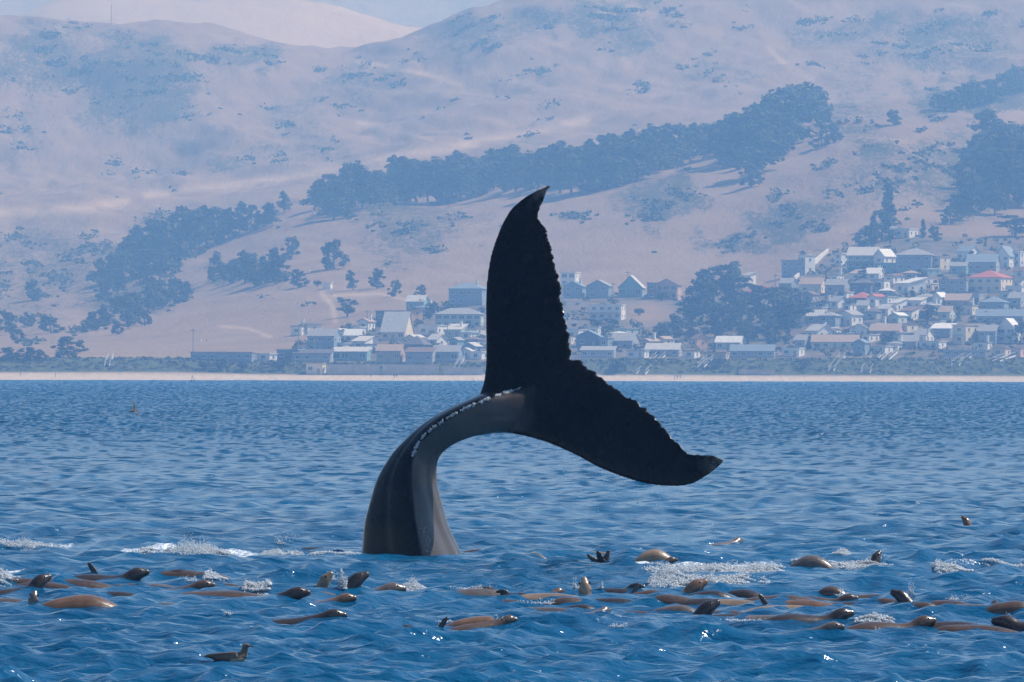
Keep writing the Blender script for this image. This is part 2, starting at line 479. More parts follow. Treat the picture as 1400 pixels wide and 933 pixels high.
def make_land():
    t = NT('dry_hillside')
    co = t.coord('Object')
    scr = t.new('ShaderNodeAttribute', attribute_name='scrub').outputs['Fac']
    pth = t.new('ShaderNodeAttribute', attribute_name='path').outputs['Fac']
    snd = t.new('ShaderNodeAttribute', attribute_name='sand').outputs['Fac']
    blf = t.new('ShaderNodeAttribute', attribute_name='bluff').outputs['Fac']
    n1 = t.noise(0.02, 6, 0.6, co)
    cs = t.coord('Object', (1.0, 0.20, 0.9))      # growth follows the fall of the slope
    n2 = t.noise(0.14, 5, 0.7, cs)
    n3 = t.noise(0.36, 5, 0.75, cs)
    grass = t.ramp(n1, [(0.3, (0.255, 0.178, 0.115, 1)), (0.5, (0.295, 0.212, 0.14, 1)), (0.72, (0.345, 0.255, 0.172, 1))])
    grass = t.mix(t.math('MULTIPLY', t.math('ADD', n2, -0.45, True), 1.2), grass, (0.24, 0.165, 0.10, 1))
    shrub = t.ramp(n3, [(0.3, (0.028, 0.036, 0.018, 1)), (0.6, (0.07, 0.072, 0.038, 1)), (0.8, (0.16, 0.125, 0.08, 1))])
    # sharp-edged clumps: patch strength against noise
    n4 = t.noise(0.85, 4, 0.7, cs)
    k = t.math('ADD', t.math('ADD', t.math('MULTIPLY', n2, 0.30), t.math('MULTIPLY', n3, 0.65)), t.math('MULTIPLY', n4, 0.60))
    msk = t.math('MULTIPLY', t.math('ADD', t.math('ADD', t.math('MULTIPLY', scr, 0.62), k), -1.03), 6.5, True)
    c = t.mix(t.math('MULTIPLY', msk, 0.92), grass, shrub)
    c = t.mix(t.math('MULTIPLY', pth, t.math('ADD', n2, 0.35, True), True), c, (0.62, 0.47, 0.33, 1))
    iceplant = t.ramp(t.noise(0.35, 5, 0.7, co), [(0.3, (0.045, 0.062, 0.028, 1)), (0.5, (0.085, 0.105, 0.05, 1)), (0.65, (0.16, 0.15, 0.085, 1)), (0.8, (0.30, 0.24, 0.16, 1))])
    twn = t.new('ShaderNodeAttribute', attribute_name='town').outputs['Fac']
    gard = t.ramp(t.noise(0.11, 4, 0.65, co), [(0.30, (0.05, 0.06, 0.03, 1)), (0.42, (0.10, 0.095, 0.055, 1)), (0.5, (0.16, 0.15, 0.14, 1)), (0.6, (0.20, 0.15, 0.10, 1)), (0.75, (0.34, 0.26, 0.18, 1))])
    c = t.mix(t.math('MULTIPLY', twn, 0.9), c, gard)
    c = t.mix(blf, c, iceplant)
    c = t.mix(snd, c, t.ramp(n3, [(0.3, (0.50, 0.40, 0.30, 1)), (0.7, (0.62, 0.52, 0.41, 1))]))
    t.set(Base_Color=c, Roughness=0.95)
    t.b.inputs['Specular IOR Level'].default_value = 0.1
    t.bump(t.math('ADD', n2, t.math('MULTIPLY', n3, 0.8)), 0.45, 2.5)
    us = np.linspace(-0.085, 0.085, 640)
    Ys = np.concatenate([np.linspace(2960, 3035, 14), np.linspace(3038, 3140, 36), np.linspace(3145, 3700, 80), np.linspace(3708, 5000, 115), np.linspace(5010, 5800, 75), np.linspace(5830, 10600, 80)])
    Yg, ug = np.meshgrid(Ys, us, indexing='ij')
    X = ug * Yg
    Z = land_z(X, Yg)
    V = np.stack([X, Yg, Z], -1).reshape(-1, 3)
    nr, nc = X.shape
    i = np.arange((nr - 1) * (nc - 1)); r = i // (nc - 1); cc = i % (nc - 1)
    a = r * nc + cc
    F = np.stack([a, a + 1, a + nc + 1, a + nc], -1)
    me = np_mesh('hills', V, F, True)
    px = V[:, 0] / V[:, 1] * FPX + 700
    py = HOR - (V[:, 2] - CAMZ) / V[:, 1] * FPX
    near = V[:, 1] < 5750
    s = np.zeros(len(V))
    wx = px + 75 * (fbm(px / 38.0 + 3, py / 22.0, 4) - 0.5)
    wy = py + 62 * (fbm(px / 45.0 + 90, py / 20.0 + 40, 4) - 0.5)
    for (cx, cy_, rx, ry, st) in SCRUB:
        d = ((wx - cx) / rx) ** 2 + ((wy - cy_) / ry) ** 2
        s = np.maximum(s, st * np.exp(-d ** 2 * 0.6))
    s = s + 0.35 * np.clip(fbm(px / 60.0 + 11, py / 26.0 + 7, 5) - 0.55, 0, 1) * 3
    s = np.where(near, s, 0.0) + 0.10 * np.where(V[:, 1] > 8500, 5, 0)
    s = s * 0.62 + 0.12
    p_ = np.zeros(len(V))
    for pts, w in PATHS:
        for (a0, b0), (a1, b1) in zip(pts[:-1], pts[1:]):
            dx, dy = a1 - a0, b1 - b0
            q = np.clip(((px - a0) * dx + (py - b0) * dy) / (dx * dx + dy * dy), 0, 1)
            d = np.hypot(px - a0 - q * dx, py - b0 - q * dy)
            p_ = np.maximum(p_, np.exp(-(d / w) ** 2))
    p_ = np.where(near, p_, 0) * 0.60 + np.where((V[:, 1] > 6300) & (V[:, 1] < 8000), 0.55, 0)
    Yv = V[:, 1]
    sand = np.clip((3037 - Yv) / 3.0, 0, 1)
    bluff = np.clip((Yv - 3036) / 2, 0, 1) * np.clip((3072 - Yv) / 14, 0, 1)
    lim = np.interp(px, [380, 470, 560, 660, 760, 930, 1060, 1130, 1220, 1400], [486, 448, 424, 400, 395, 400, 392, 345, 318, 322])
    town = np.clip((py - lim) / 8.0, 0, 1) * np.clip((px - 380) / 20.0, 0, 1) * (Yv < 4000)
    lot = np.exp(-(((px - 885) / 35.0) ** 2 + ((py - 428) / 16.0) ** 2) ** 2)
    town = town * (1 - lot)
    for nm, arr in (('scrub', s), ('path', p_), ('sand', sand), ('bluff', bluff), ('town', town)):
        at_ = me.attributes.new(nm, 'FLOAT', 'POINT')
        at_.data.foreach_set('value', arr.astype(np.float32))
    o = mesh_obj('hills', me, t.m)
    tag(o, kind='structure')
    return o

def make_haze():
    t = bpy.data.materials.new('sea_haze')
    t.use_nodes = True
    n = t.node_tree.nodes
    n.clear()
    out = n.new('ShaderNodeOutputMaterial')
    v = n.new('ShaderNodeVolumePrincipled')
    v.inputs['Color'].default_value = (0.30, 0.57, 1.0, 1)
    v.inputs['Absorption Color'].default_value = (1, 1, 1, 1)
    v.inputs['Density'].default_value = 0.00022
    v.inputs['Anisotropy'].default_value = 0.25
    t.node_tree.links.new(v.outputs[0], out.inputs['Volume'])
    m = MB()
    m.box(-9500, 9500, -3500, 11200, -5, 520)
    o = m.build('haze', t)
    tag(o, kind='stuff')

make_water()
make_land()
make_haze()
# ------------------------------------------------------------------ whale
PPM = FPX / WHALE_Y            # pixels per metre where the whale rises
def wp(px, py, dy=0.0):
    """photograph pixel -> metres in the whale's upright plane (x, z); dy metres farther away"""
    p = P(px, py, WHALE_Y)
    return np.array([p.x, WHALE_Y + dy, p.z])

def catmull(pts, n):
    pts = np.asarray(pts, float)
    d = np.r_[0, np.cumsum(np.linalg.norm(np.diff(pts[:, :2], axis=0), axis=1))]
    s = np.linspace(0, d[-1], n)
    out = np.zeros((n, pts.shape[1]))
    for c in range(pts.shape[1]):
        yk = pts[:, c:c+1]
        i, m, h = _pchip(d, yk, s)
        hh = h[i, 0]; t = (s - d[i]) / hh
        out[:, c] = ((1 + 2*t)*(1-t)**2)*yk[i, 0] + t*(1-t)**2*hh*m[i, 0] + t*t*(3-2*t)*yk[i+1, 0] + t*t*(t-1)*hh*m[i+1, 0]
    return out

def tube_faces(n, k, cap=True):
    F = []
    for i in range(n - 1):
        for j in range(k):
            F.append((i*k + j, i*k + (j+1) % k, (i+1)*k + (j+1) % k, (i+1)*k + j))
    if cap:
        F.append(tuple(range(k - 1, -1, -1)))
        F.append(tuple((n-1)*k + j for j in range(k)))
    return F

def remesh(me, voxel, smooth_it=3, fac=0.4):
    """one continuous skin out of overlapping closed shells"""
    o = bpy.data.objects.new('tmp', me)
    COL.objects.link(o)
    r = o.modifiers.new('r', 'REMESH'); r.mode = 'VOXEL'; r.voxel_size = voxel; r.use_smooth_shade = True
    if smooth_it:
        s = o.modifiers.new('s', 'SMOOTH'); s.iterations = smooth_it; s.factor = fac
    dg = bpy.context.evaluated_depsgraph_get()
    dg.update()
    out = bpy.data.meshes.new_from_object(o.evaluated_get(dg))
    bpy.data.objects.remove(o)
    out.polygons.foreach_set('use_smooth', np.ones(len(out.polygons), dtype=bool))
    return out

RIDGE = [(590, 850), (576, 757), (567, 705), (563, 665), (563, 632), (573, 605), (600, 580), (640, 557), (680, 541), (722, 528)]
def make_whale():
    t = NT('whale_skin')
    co = t.coord('Object')
    n1 = t.noise(1.6, 6, 0.65, co)
    n2 = t.noise(9.0, 5, 0.7, t.coord('Object', (1.0, 1.0, 0.6)))
    n3 = t.noise(34.0, 3, 0.6, co)
    base = t.ramp(n1, [(0.30, (0.0028, 0.003, 0.004, 1)), (0.58, (0.0055, 0.0055, 0.0065, 1)), (0.8, (0.018, 0.016, 0.015, 1))])
    scr = t.math('MULTIPLY', t.math('ADD', n2, -0.63, True), 3.0, True)
    base = t.mix(scr, base, (0.10, 0.09, 0.085, 1))
    # barnacle scars and worn skin at the fluke tips
    sc2 = t.math('MULTIPLY', t.math('ADD', n3, -0.70, True), 5.0, True)
    tip = t.new('ShaderNodeAttribute', attribute_name='tip').outputs['Fac']
    base = t.mix(t.math('MULTIPLY', tip, t.math('MULTIPLY', t.math('ADD', n2, -0.40, True), 6.0, True)), base, (0.20, 0.16, 0.13, 1))
    base = t.mix(t.math('MULTIPLY', sc2, 0.6), base, (0.16, 0.15, 0.14, 1))
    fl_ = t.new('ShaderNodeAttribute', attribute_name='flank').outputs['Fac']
    base = t.mix(t.math('MULTIPLY', fl_, t.ramp(n1, [(0.3, G(0.55)), (0.7, G(1.0))])), base, (0.14, 0.118, 0.108, 1))  # grey-brown pigment and the light on this flank, both in the colour
    t.set(Base_Color=base, Roughness=t.ramp(n2, [(0.3, G(0.16)), (0.7, G(0.38))]), IOR=1.40)
    t.b.inputs['Specular IOR Level'].default_value = 0.20
    t.b.inputs['Coat Weight'].default_value = 0.30
    t.b.inputs['Coat Roughness'].default_value = 0.06
    t.b.inputs['Coat IOR'].default_value = 1.33
    t.bump(t.math('ADD', t.math('MULTIPLY', n2, 0.6), t.math('MULTIPLY', n3, 0.3)), 0.30, 0.014)

    # stalk: outline centre, half width (px), ridge turn (deg), ridge height / half width, end depth
    st = [  # upper/left edge point,   lower/right edge point,  turn, ratio, depth offset m
        ((455, 990), (720, 990), -14, 1.10, -0.25),
        ((478, 850), (668, 850), -13, 1.15, -0.08),
        ((494, 757), (631, 757), -11, 1.2, 0.0),
        ((500, 706), (611, 712), -8, 1.2, 0.0),
        ((512, 664), (600, 672), -2, 1.2, 0.0),
        ((532, 626), (597, 643), 5, 1.25, 0.0),
        ((560, 595), (603, 622), 14, 1.25, -0.02),
        ((594, 569), (622, 607), 26, 1.15, -0.06),
        ((630, 551), (645, 598), 34, 1.0, -0.08),
        ((662, 538), (672, 593), 38, 0.9, -0.06),
        ((692, 534), (704, 588), 40, 0.75, -0.03),
        ((722, 527), (738, 566), 40, 0.55, 0.0),
        ((748, 515), (760, 538), 40, 0.40, 0.0),
    ]
    rows = []
    for (a, b, ph, ra, dy) in st:
        A = wp(*a); B = wp(*b)
        c = (A + B) / 2
        w = np.linalg.norm(A - B) / 2
        rows.append([c[0], c[2], w, ph, ra, dy, (A[0]-B[0])/(2*w), (A[2]-B[2])/(2*w)])
    S = catmull(np.array(rows), 110)
    K = 72
    th = np.linspace(0, 2*np.pi, K, endpoint=False)
    V = []
    for (cx, cz, w, ph, ra, dy, nx, nz) in S:
        nl = math.hypot(nx, nz); nx /= nl; nz /= nl
        # section: s along the ridge axis, l across; pinched to a keel on the near side
        s = np.cos(th); l = np.sin(th)
        pw = np.where(s > 0, 1.28, 2.0)
        rr = (np.abs(s) ** pw + np.abs(l) ** pw) ** (-1.0 / pw)
        s = s * rr; l = l * rr
        # shallow groove along each flank
        l = l * (1 - 0.05 * np.exp(-((s - 0.5) / 0.2) ** 2))
        l = l * (1 + 0.010 * np.cos(11 * th) + 0.006 * np.cos(17 * th + 1.0))
        s = np.where(s > 0, s * ra, s * ra * 0.85)
        p = R(ph)
        u = l * math.cos(p) + s * math.sin(p)       # along the in-view normal (left / up)
        d = -(s * math.cos(p) - l * math.sin(p))    # depth
        hw = (u.max() - u.min()) / 2; off = (u.max() + u.min()) / 2
        u = (u - off) / hw * w; d = d / hw * w
        for uu, dd in zip(u, d):
            V.append((cx + nx * uu, WHALE_Y + dy + dd, cz + nz * uu))
    Fc = tube_faces(len(S), K)
    V = [tuple(v) for v in V]

    # flukes: leading and trailing edges traced from root to tip; the plane leans back at the top
    TH = math.tan(R(30))
    root = wp(700, 555)
    A_ = np.array([0.82, 0.57]); A_ /= np.linalg.norm(A_); U_ = np.array([-A_[1], A_[0]])
    def fl(px, py):
        p = wp(px, py)
        d = np.array([p[0] - root[0], p[2] - root[2]])
        return d @ A_, d @ U_
    upLE = [(640, 592), (644, 560), (655, 541), (661, 524), (664, 500), (664.5, 470), (664, 440), (664, 410), (666, 380), (671, 350), (679, 325), (689, 302), (702, 283), (718, 270), (733, 261.5), (744, 256.5), (752, 253.5)]
    upTE = [(768, 508), (778.5, 489), (780.5, 477), (779, 462), (775, 447), (772, 432), (768.5, 415), (766.5, 398), (764, 380), (760, 362), (755.5, 345), (751, 328), (746, 313), (738, 301), (736, 293), (738.5, 284), (743, 274), (747, 263), (752.5, 254)]
    loLE = [(640, 565), (652, 590), (672, 593), (690, 592), (715, 596), (735, 601), (760, 610), (790, 624), (820, 640), (850, 652), (880, 661), (905, 664.5), (930, 665), (950, 660), (970, 648), (981, 639), (989, 631)]
    loTE = [(764, 488), (779, 493), (791, 493), (803, 500), (814, 510), (827, 520), (841, 531), (856, 541), (872, 552), (886, 561), (899, 573), (908, 585), (918, 597), (929, 609), (940, 619), (953, 622), (970, 622.5), (981, 625), (989.5, 630)]
    g = np.random.default_rng(5)
    def fluke(le, te, sgn):
        NS, NC = 230, 30
        L = catmull(np.array([fl(*p) for p in le]), NS)
        T = catmull(np.array([fl(*p) for p in te]), NS)
        # ragged trailing edge: knobs of uneven size
        tt = np.linspace(0, 1, NS)
        arc = tt * 62
        kn = np.abs(np.sin(arc * 1.0 + 1.7 * np.sin(arc * 0.37))) ** 0.6 * (0.35 + 0.9 * vnoise(arc * 0.5, np.zeros(NS)))
        kn += 0.7 * (vnoise(arc * 2.1 + 50, np.zeros(NS)) - 0.5)
        amp = 0.034 * np.clip(tt / 0.06, 0, 1) * np.clip((0.90 - tt) / 0.15, 0.10, 1)
        dirv = T - L; dirv /= (np.linalg.norm(dirv, axis=1)[:, None] + 1e-6)
        T = T + dirv * ((kn - 0.45) * amp)[:, None]
        vs_ = []
        q = np.linspace(0, 1, NC)
        q = 0.5 - 0.5 * np.cos(np.pi * q)
        for i in range(NS):
            ch = np.linalg.norm(T[i] - L[i])
            tk = min(0.075 * ch + 0.012, 0.13) * (1.0 - 0.35 * tt[i])
            prof = 1.6 * np.sqrt(q) * (1 - q) ** 0.75 + 0.10 * np.clip(q * 12, 0, 1) * np.clip((1 - q) * 30, 0, 1)
            prof = np.maximum(prof * tk, 0.013 * np.minimum(1, np.minimum(q, 1 - q) * 40))
            pt = L[i][None, :] * (1 - q[:, None]) + T[i][None, :] * q[:, None]
            au = np.abs(pt[:, 1])
            camb = -0.10 * np.clip(au - 0.25, 0, 3) ** 2 + 0.05 * np.sin(au * 2.2)   # tips sag a little out of the plane
            for sg in (1, -1):
                for k in (range(NC) if sg == 1 else range(NC - 2, 0, -1)):
                    a, u = pt[k]
                    nrm = sg * prof[k] + camb[k] * 0.6
                    # plane: A_ in view, U_ in view and TH deep; its normal points at the boat and up
                    c_, s_ = 1 / math.sqrt(1 + TH * TH), TH / math.sqrt(1 + TH * TH)
                    tk_ = sg * prof[k] * s_
                    x = root[0] + A_[0] * a + U_[0] * (u + tk_)
                    z = root[2] + A_[1] * a + U_[1] * (u + tk_)
                    y = WHALE_Y - 0.02 + u * TH - nrm * c_
                    f_ = y / WHALE_Y
                    vs_.append((x * f_, y, CAMZ + (z - CAMZ) * f_))
        return vs_, tube_faces(NS, 2 * NC - 2)
    F = list(Fc)
    for le, te, sg in ((upLE, upTE, 1), (loLE, loTE, -1)):
        v2, f2 = fluke(le, te, sg)
        n = len(V)
        V += v2
        F += [tuple(i + n for i in f) for f in f2]
    # barnacle at either tip
    for (px, py, r) in ((750, 254, .012), (988, 632, .02)):
        pass
    base = wp(562, 757)
    V = np.array(V) - base
    me = np_mesh('whale_tail', V, F)
    bm = bmesh.new(); bm.from_mesh(me); bmesh.ops.recalc_face_normals(bm, faces=bm.faces); bm.to_mesh(me); bm.free()
    me = remesh(me, 0.0148, 1, 0.3)
    n = len(me.vertices)
    cov = np.zeros(n * 3, dtype=np.float32); me.vertices.foreach_get('co', cov); cov = cov.reshape(-1, 3)
    tipv = np.zeros(n)
    for (px, py) in ((748, 256), (985, 632)):
        q = wp(px, py) - base
        tipv = np.maximum(tipv, np.exp(-((cov[:, 0] - q[0]) ** 2 + (cov[:, 2] - q[2]) ** 2) / 0.16 ** 2))
    at_ = me.attributes.new('tip', 'FLOAT', 'POINT'); at_.data.foreach_set('value', tipv.astype(np.float32))
    # flank right of the keel: paler skin, with light on it painted in
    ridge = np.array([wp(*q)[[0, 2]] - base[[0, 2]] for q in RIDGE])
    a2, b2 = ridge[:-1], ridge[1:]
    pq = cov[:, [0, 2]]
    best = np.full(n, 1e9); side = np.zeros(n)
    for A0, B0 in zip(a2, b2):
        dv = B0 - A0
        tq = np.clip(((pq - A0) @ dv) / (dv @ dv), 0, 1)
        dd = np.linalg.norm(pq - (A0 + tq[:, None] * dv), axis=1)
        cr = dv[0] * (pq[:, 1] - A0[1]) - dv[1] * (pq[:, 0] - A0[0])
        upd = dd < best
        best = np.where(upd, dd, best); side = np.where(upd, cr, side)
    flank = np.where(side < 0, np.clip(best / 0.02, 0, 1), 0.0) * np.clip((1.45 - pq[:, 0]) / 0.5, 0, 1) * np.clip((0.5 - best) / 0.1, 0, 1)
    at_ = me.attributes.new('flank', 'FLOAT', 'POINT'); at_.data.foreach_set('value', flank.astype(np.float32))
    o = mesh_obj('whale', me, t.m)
    o.location = base
    tag(o, 'huge black whale tail with spread ragged flukes arching out of the sea', 'whale')
    return o
make_whale()
# ------------------------------------------------------------------ trees and scrub
def leaf_mat(name, dark, lite, sc=11.0):
    t = NT(name)
    n = t.noise(sc, 4, 0.7, t.coord('Object'))
    r = t.new('ShaderNodeObjectInfo').outputs['Random']
    c = t.ramp(n, [(0.35, dark), (0.65, lite)])
    h = t.new('ShaderNodeHueSaturation')
    t.link(c, h.inputs['Color'])
    t.link(t.math('ADD', t.math('MULTIPLY', r, 0.9), 0.6), h.inputs['Value'])
    t.set(Base_Color=h.outputs[0], Roughness=0.8)
    t.b.inputs['Specular IOR Level'].default_value = 0.15
    return t.m
M_LEAF = leaf_mat('pine_needles', (0.020, 0.032, 0.016, 1), (0.11, 0.125, 0.055, 1))
M_LEAF2 = leaf_mat('cypress_foliage', (0.022, 0.036, 0.020, 1), (0.12, 0.135, 0.065, 1))
M_BUSH = leaf_mat('scrub_foliage', (0.045, 0.055, 0.030, 1), (0.12, 0.12, 0.065, 1), 0.8)
M_BARK = paint('tree_bark', (0.09, 0.07, 0.055, 1), 0.9, 0.3, 2.0)

def leaf_quads(centers, radii, per, size, g, flat=0.6):
    """random leaf-sprays inside ellipsoid clumps"""
    C = np.repeat(centers, per, axis=0); Rr = np.repeat(radii, per, axis=0)
    n = len(C)
    d = g.normal(size=(n, 3)); d /= np.linalg.norm(d, axis=1)[:, None]
    r = g.random(n) ** 0.40
    p = C + d * Rr * r[:, None]
    nn = d + 0.8 * g.normal(size=(n, 3)); nn[:, 2] += flat
    nn /= np.linalg.norm(nn, axis=1)[:, None]
    a = np.cross(nn, g.normal(size=(n, 3))); a /= np.linalg.norm(a, axis=1)[:, None]
    b = np.cross(nn, a)
    s = size * g.uniform(0.5, 1.25, n)[:, None]
    V = np.stack([p - a*s - b*s*0.45, p + a*s*0.9 - b*s*0.6, p + a*s*1.1 + b*s*0.5, p - a*s*0.8 + b*s*0.7], 1).reshape(-1, 3)
    return V

def tree_variant(kind, seed):
    """a tree of height 1 (to be scaled); returns trunk mesh, crown mesh"""
    g = np.random.default_rng(seed)
    m = MB()
    cen, rad = [], []
    lean = g.normal(0, 0.03, 2)
    def stem(z): return Vector((lean[0] * z * 2, lean[1] * z * 2, z))
    if kind == 'pine':
        top = 1.0
        for a, b in ((0, .3), (.3, .62), (.62, .95)):
            m.tube(stem(a), stem(b), 0.022 * (1 - a * .8), 0.022 * (1 - b * .8), 6)
        for k in range(15):
            z = 0.20 + 0.72 * (k / 14.0)
            t = g.uniform(0, 6.28)
            rr = (0.30 * (1 - z) ** 0.8 + 0.035) * g.uniform(0.6, 1.25)
            e = stem(z) + Vector((math.cos(t) * rr, math.sin(t) * rr, 0.02 * g.normal()))
            m.tube(stem(z - 0.03), e, 0.007, 0.003, 4)
            cen.append(e * 0.8 + stem(z) * 0.2); s = 0.075 + 0.10 * (1 - z); rad.append((s * 1.15, s * 1.15, s * 0.65))
        for z in np.linspace(0.3, 0.97, 6):
            cen.append(stem(z)); s = 0.04 + 0.09 * (1 - z); rad.append((s, s, s * 1.1))
        size = 0.030
    elif kind == 'broad':
        for a, b in ((0, .25), (.25, .55), (.55, .85)):
            m.tube(stem(a), stem(b), 0.030 * (1 - a), 0.030 * (1 - b), 6)
        for k in range(26):
            t = g.uniform(0, 6.28); z = 0.10 + 0.84 * (k + g.random()) / 26.0
            rr = 0.36 * math.sqrt(max(0.04, 1 - (abs(z - 0.36) / 0.62) ** 1.7)) * g.uniform(0.35, 1.1)
            e = Vector((math.cos(t) * rr, math.sin(t) * rr, z))
            m.tube(stem(max(0.06, z - 0.2)), e, 0.010, 0.004, 4)
            cen.append(e); s = g.uniform(0.07, 0.14); rad.append((s, s, s * 0.85))
        size = 0.034
    elif kind == 'cypress':     # wind-shaped, layered crown
        m.tube(stem(0), stem(.4), 0.035, 0.026, 6); m.tube(stem(.4), stem(.75), 0.026, 0.01, 6)
        for k in range(22):
            t = g.uniform(0, 6.28); z = g.uniform(0.25, 0.95)
            rr = 0.55 * (0.45 + 0.55 * z) * g.uniform(0.15, 1.0) * (1 if z < 0.8 else 0.6)
            e = Vector((math.cos(t) * rr - 0.06, math.sin(t) * rr, z + 0.03 * g.normal()))
            m.tube(stem(max(0.1, z - 0.28)), e, 0.012, 0.004, 4)
            cen.append(e); s = g.uniform(0.09, 0.16); rad.append((s * 1.4, s * 1.4, s * 0.5))
        size = 0.036
    elif kind == 'spire':
        m.tube(stem(0), stem(.9), 0.02, 0.004, 6)
        for k in range(16):
            z = 0.08 + 0.86 * k / 15.0
            t = g.uniform(0, 6.28); rr = 0.10 * (1 - z) ** 0.6 * g.uniform(0.3, 1)
            e = Vector((math.cos(t) * rr, math.sin(t) * rr, z))
            m.tube(stem(max(0, z - 0.05)), e, 0.006, 0.003, 4)
            cen.append(e); s = 0.05 + 0.07 * (1 - z); rad.append((s, s, s * 1.2))
        size = 0.028
    else:                      # bush: several stems from the ground
        for k in range(11):
            t = g.uniform(0, 6.28); rr = 0.55 * math.sqrt(g.random())
            e = Vector((math.cos(t) * rr, math.sin(t) * rr, g.uniform(0.3, 0.75)))
            m.tube((e.x * .15, e.y * .15, 0), e, 0.02, 0.008, 4)
            cen.append(e); s = g.uniform(0.2, 0.32); rad.append((s, s, s * 0.8))
        size = 0.075
    cen = np.array([tuple(c) for c in cen]); rad = np.array(rad)
    V = leaf_quads(cen, rad, {'bush': 36, 'broad': 60}.get(kind, 70), size, g)
    F = np.arange(len(V)).reshape(-1, 4)
    return m.mesh('trunk'), np_mesh('crown', V, F)

TV = {}
for kind, n in (('pine', 4), ('broad', 4), ('cypress', 3), ('spire', 2), ('bush', 3)):
    TV[kind] = []
    for k in range(n):
        tm, cm = tree_variant(kind, 100 + 7 * k + len(kind))
        tm.materials.append(M_BARK)
        cm.materials.append({'pine': M_LEAF, 'spire': M_LEAF, 'broad': M_LEAF2, 'cypress': M_LEAF2, 'bush': M_BUSH}[kind])
        TV[kind].append((tm, cm))
_tk = 0
def plant_tree(px, row, hpx, kind, label, group=None, wide=1.0, name=None, cat=None, Y0=3040.0):
    global _tk
    p = on_land(px, row, Y0)
    h = hpx * p.y / FPX
    tm, cm = TV[kind][_tk % len(TV[kind])]
    _tk += 1
    root = empty(name or {'pine': 'pine_tree', 'broad': 'broad_tree', 'cypress': 'cypress_tree', 'spire': 'spire_tree', 'bush': 'bush'}[kind], (p.x, p.y, p.z - 0.02 * h), random.uniform(0, 6.28))
    root.scale = (h * wide, h * wide, h)
    a = mesh_obj('trunk', tm, None, root)
    b = mesh_obj('crown', cm, None, root)
    tag(root, label, cat or ('shrub' if kind == 'bush' else 'tree'), group)
    return root

ORD = ['first', 'second', 'third', 'fourth', 'fifth', 'sixth', 'seventh', 'eighth', 'ninth', 'tenth', 'eleventh', 'twelfth', 'thirteenth', 'fourteenth', 'fifteenth', 'sixteenth', 'seventeenth',
       'eighteenth', 'nineteenth', 'twentieth', 'twenty-first', 'twenty-second', 'twenty-third', 'twenty-fourth', 'twenty-fifth', 'twenty-sixth', 'twenty-seventh', 'twenty-eighth']
KINDW = {'pine': 'pointed dark conifer', 'broad': 'rounded dark tree', 'cypress': 'spreading dark cypress', 'spire': 'narrow dark tree'}
def grove(group, where, kind, pts, wide=1.25):
    pts = sorted(pts, key=lambda p: p[0])
    for i, p in enumerate(pts):
        k = kind if isinstance(kind, str) else kind[i % len(kind)]
        lb = KINDW[k] + ', ' + ORD[i] + ' from the left ' + where
        plant_tree(p[0], p[1], p[2] * random.uniform(0.92, 1.1), k, lb, group, (p[3] if len(p) > 3 else wide) * random.uniform(0.9, 1.15))

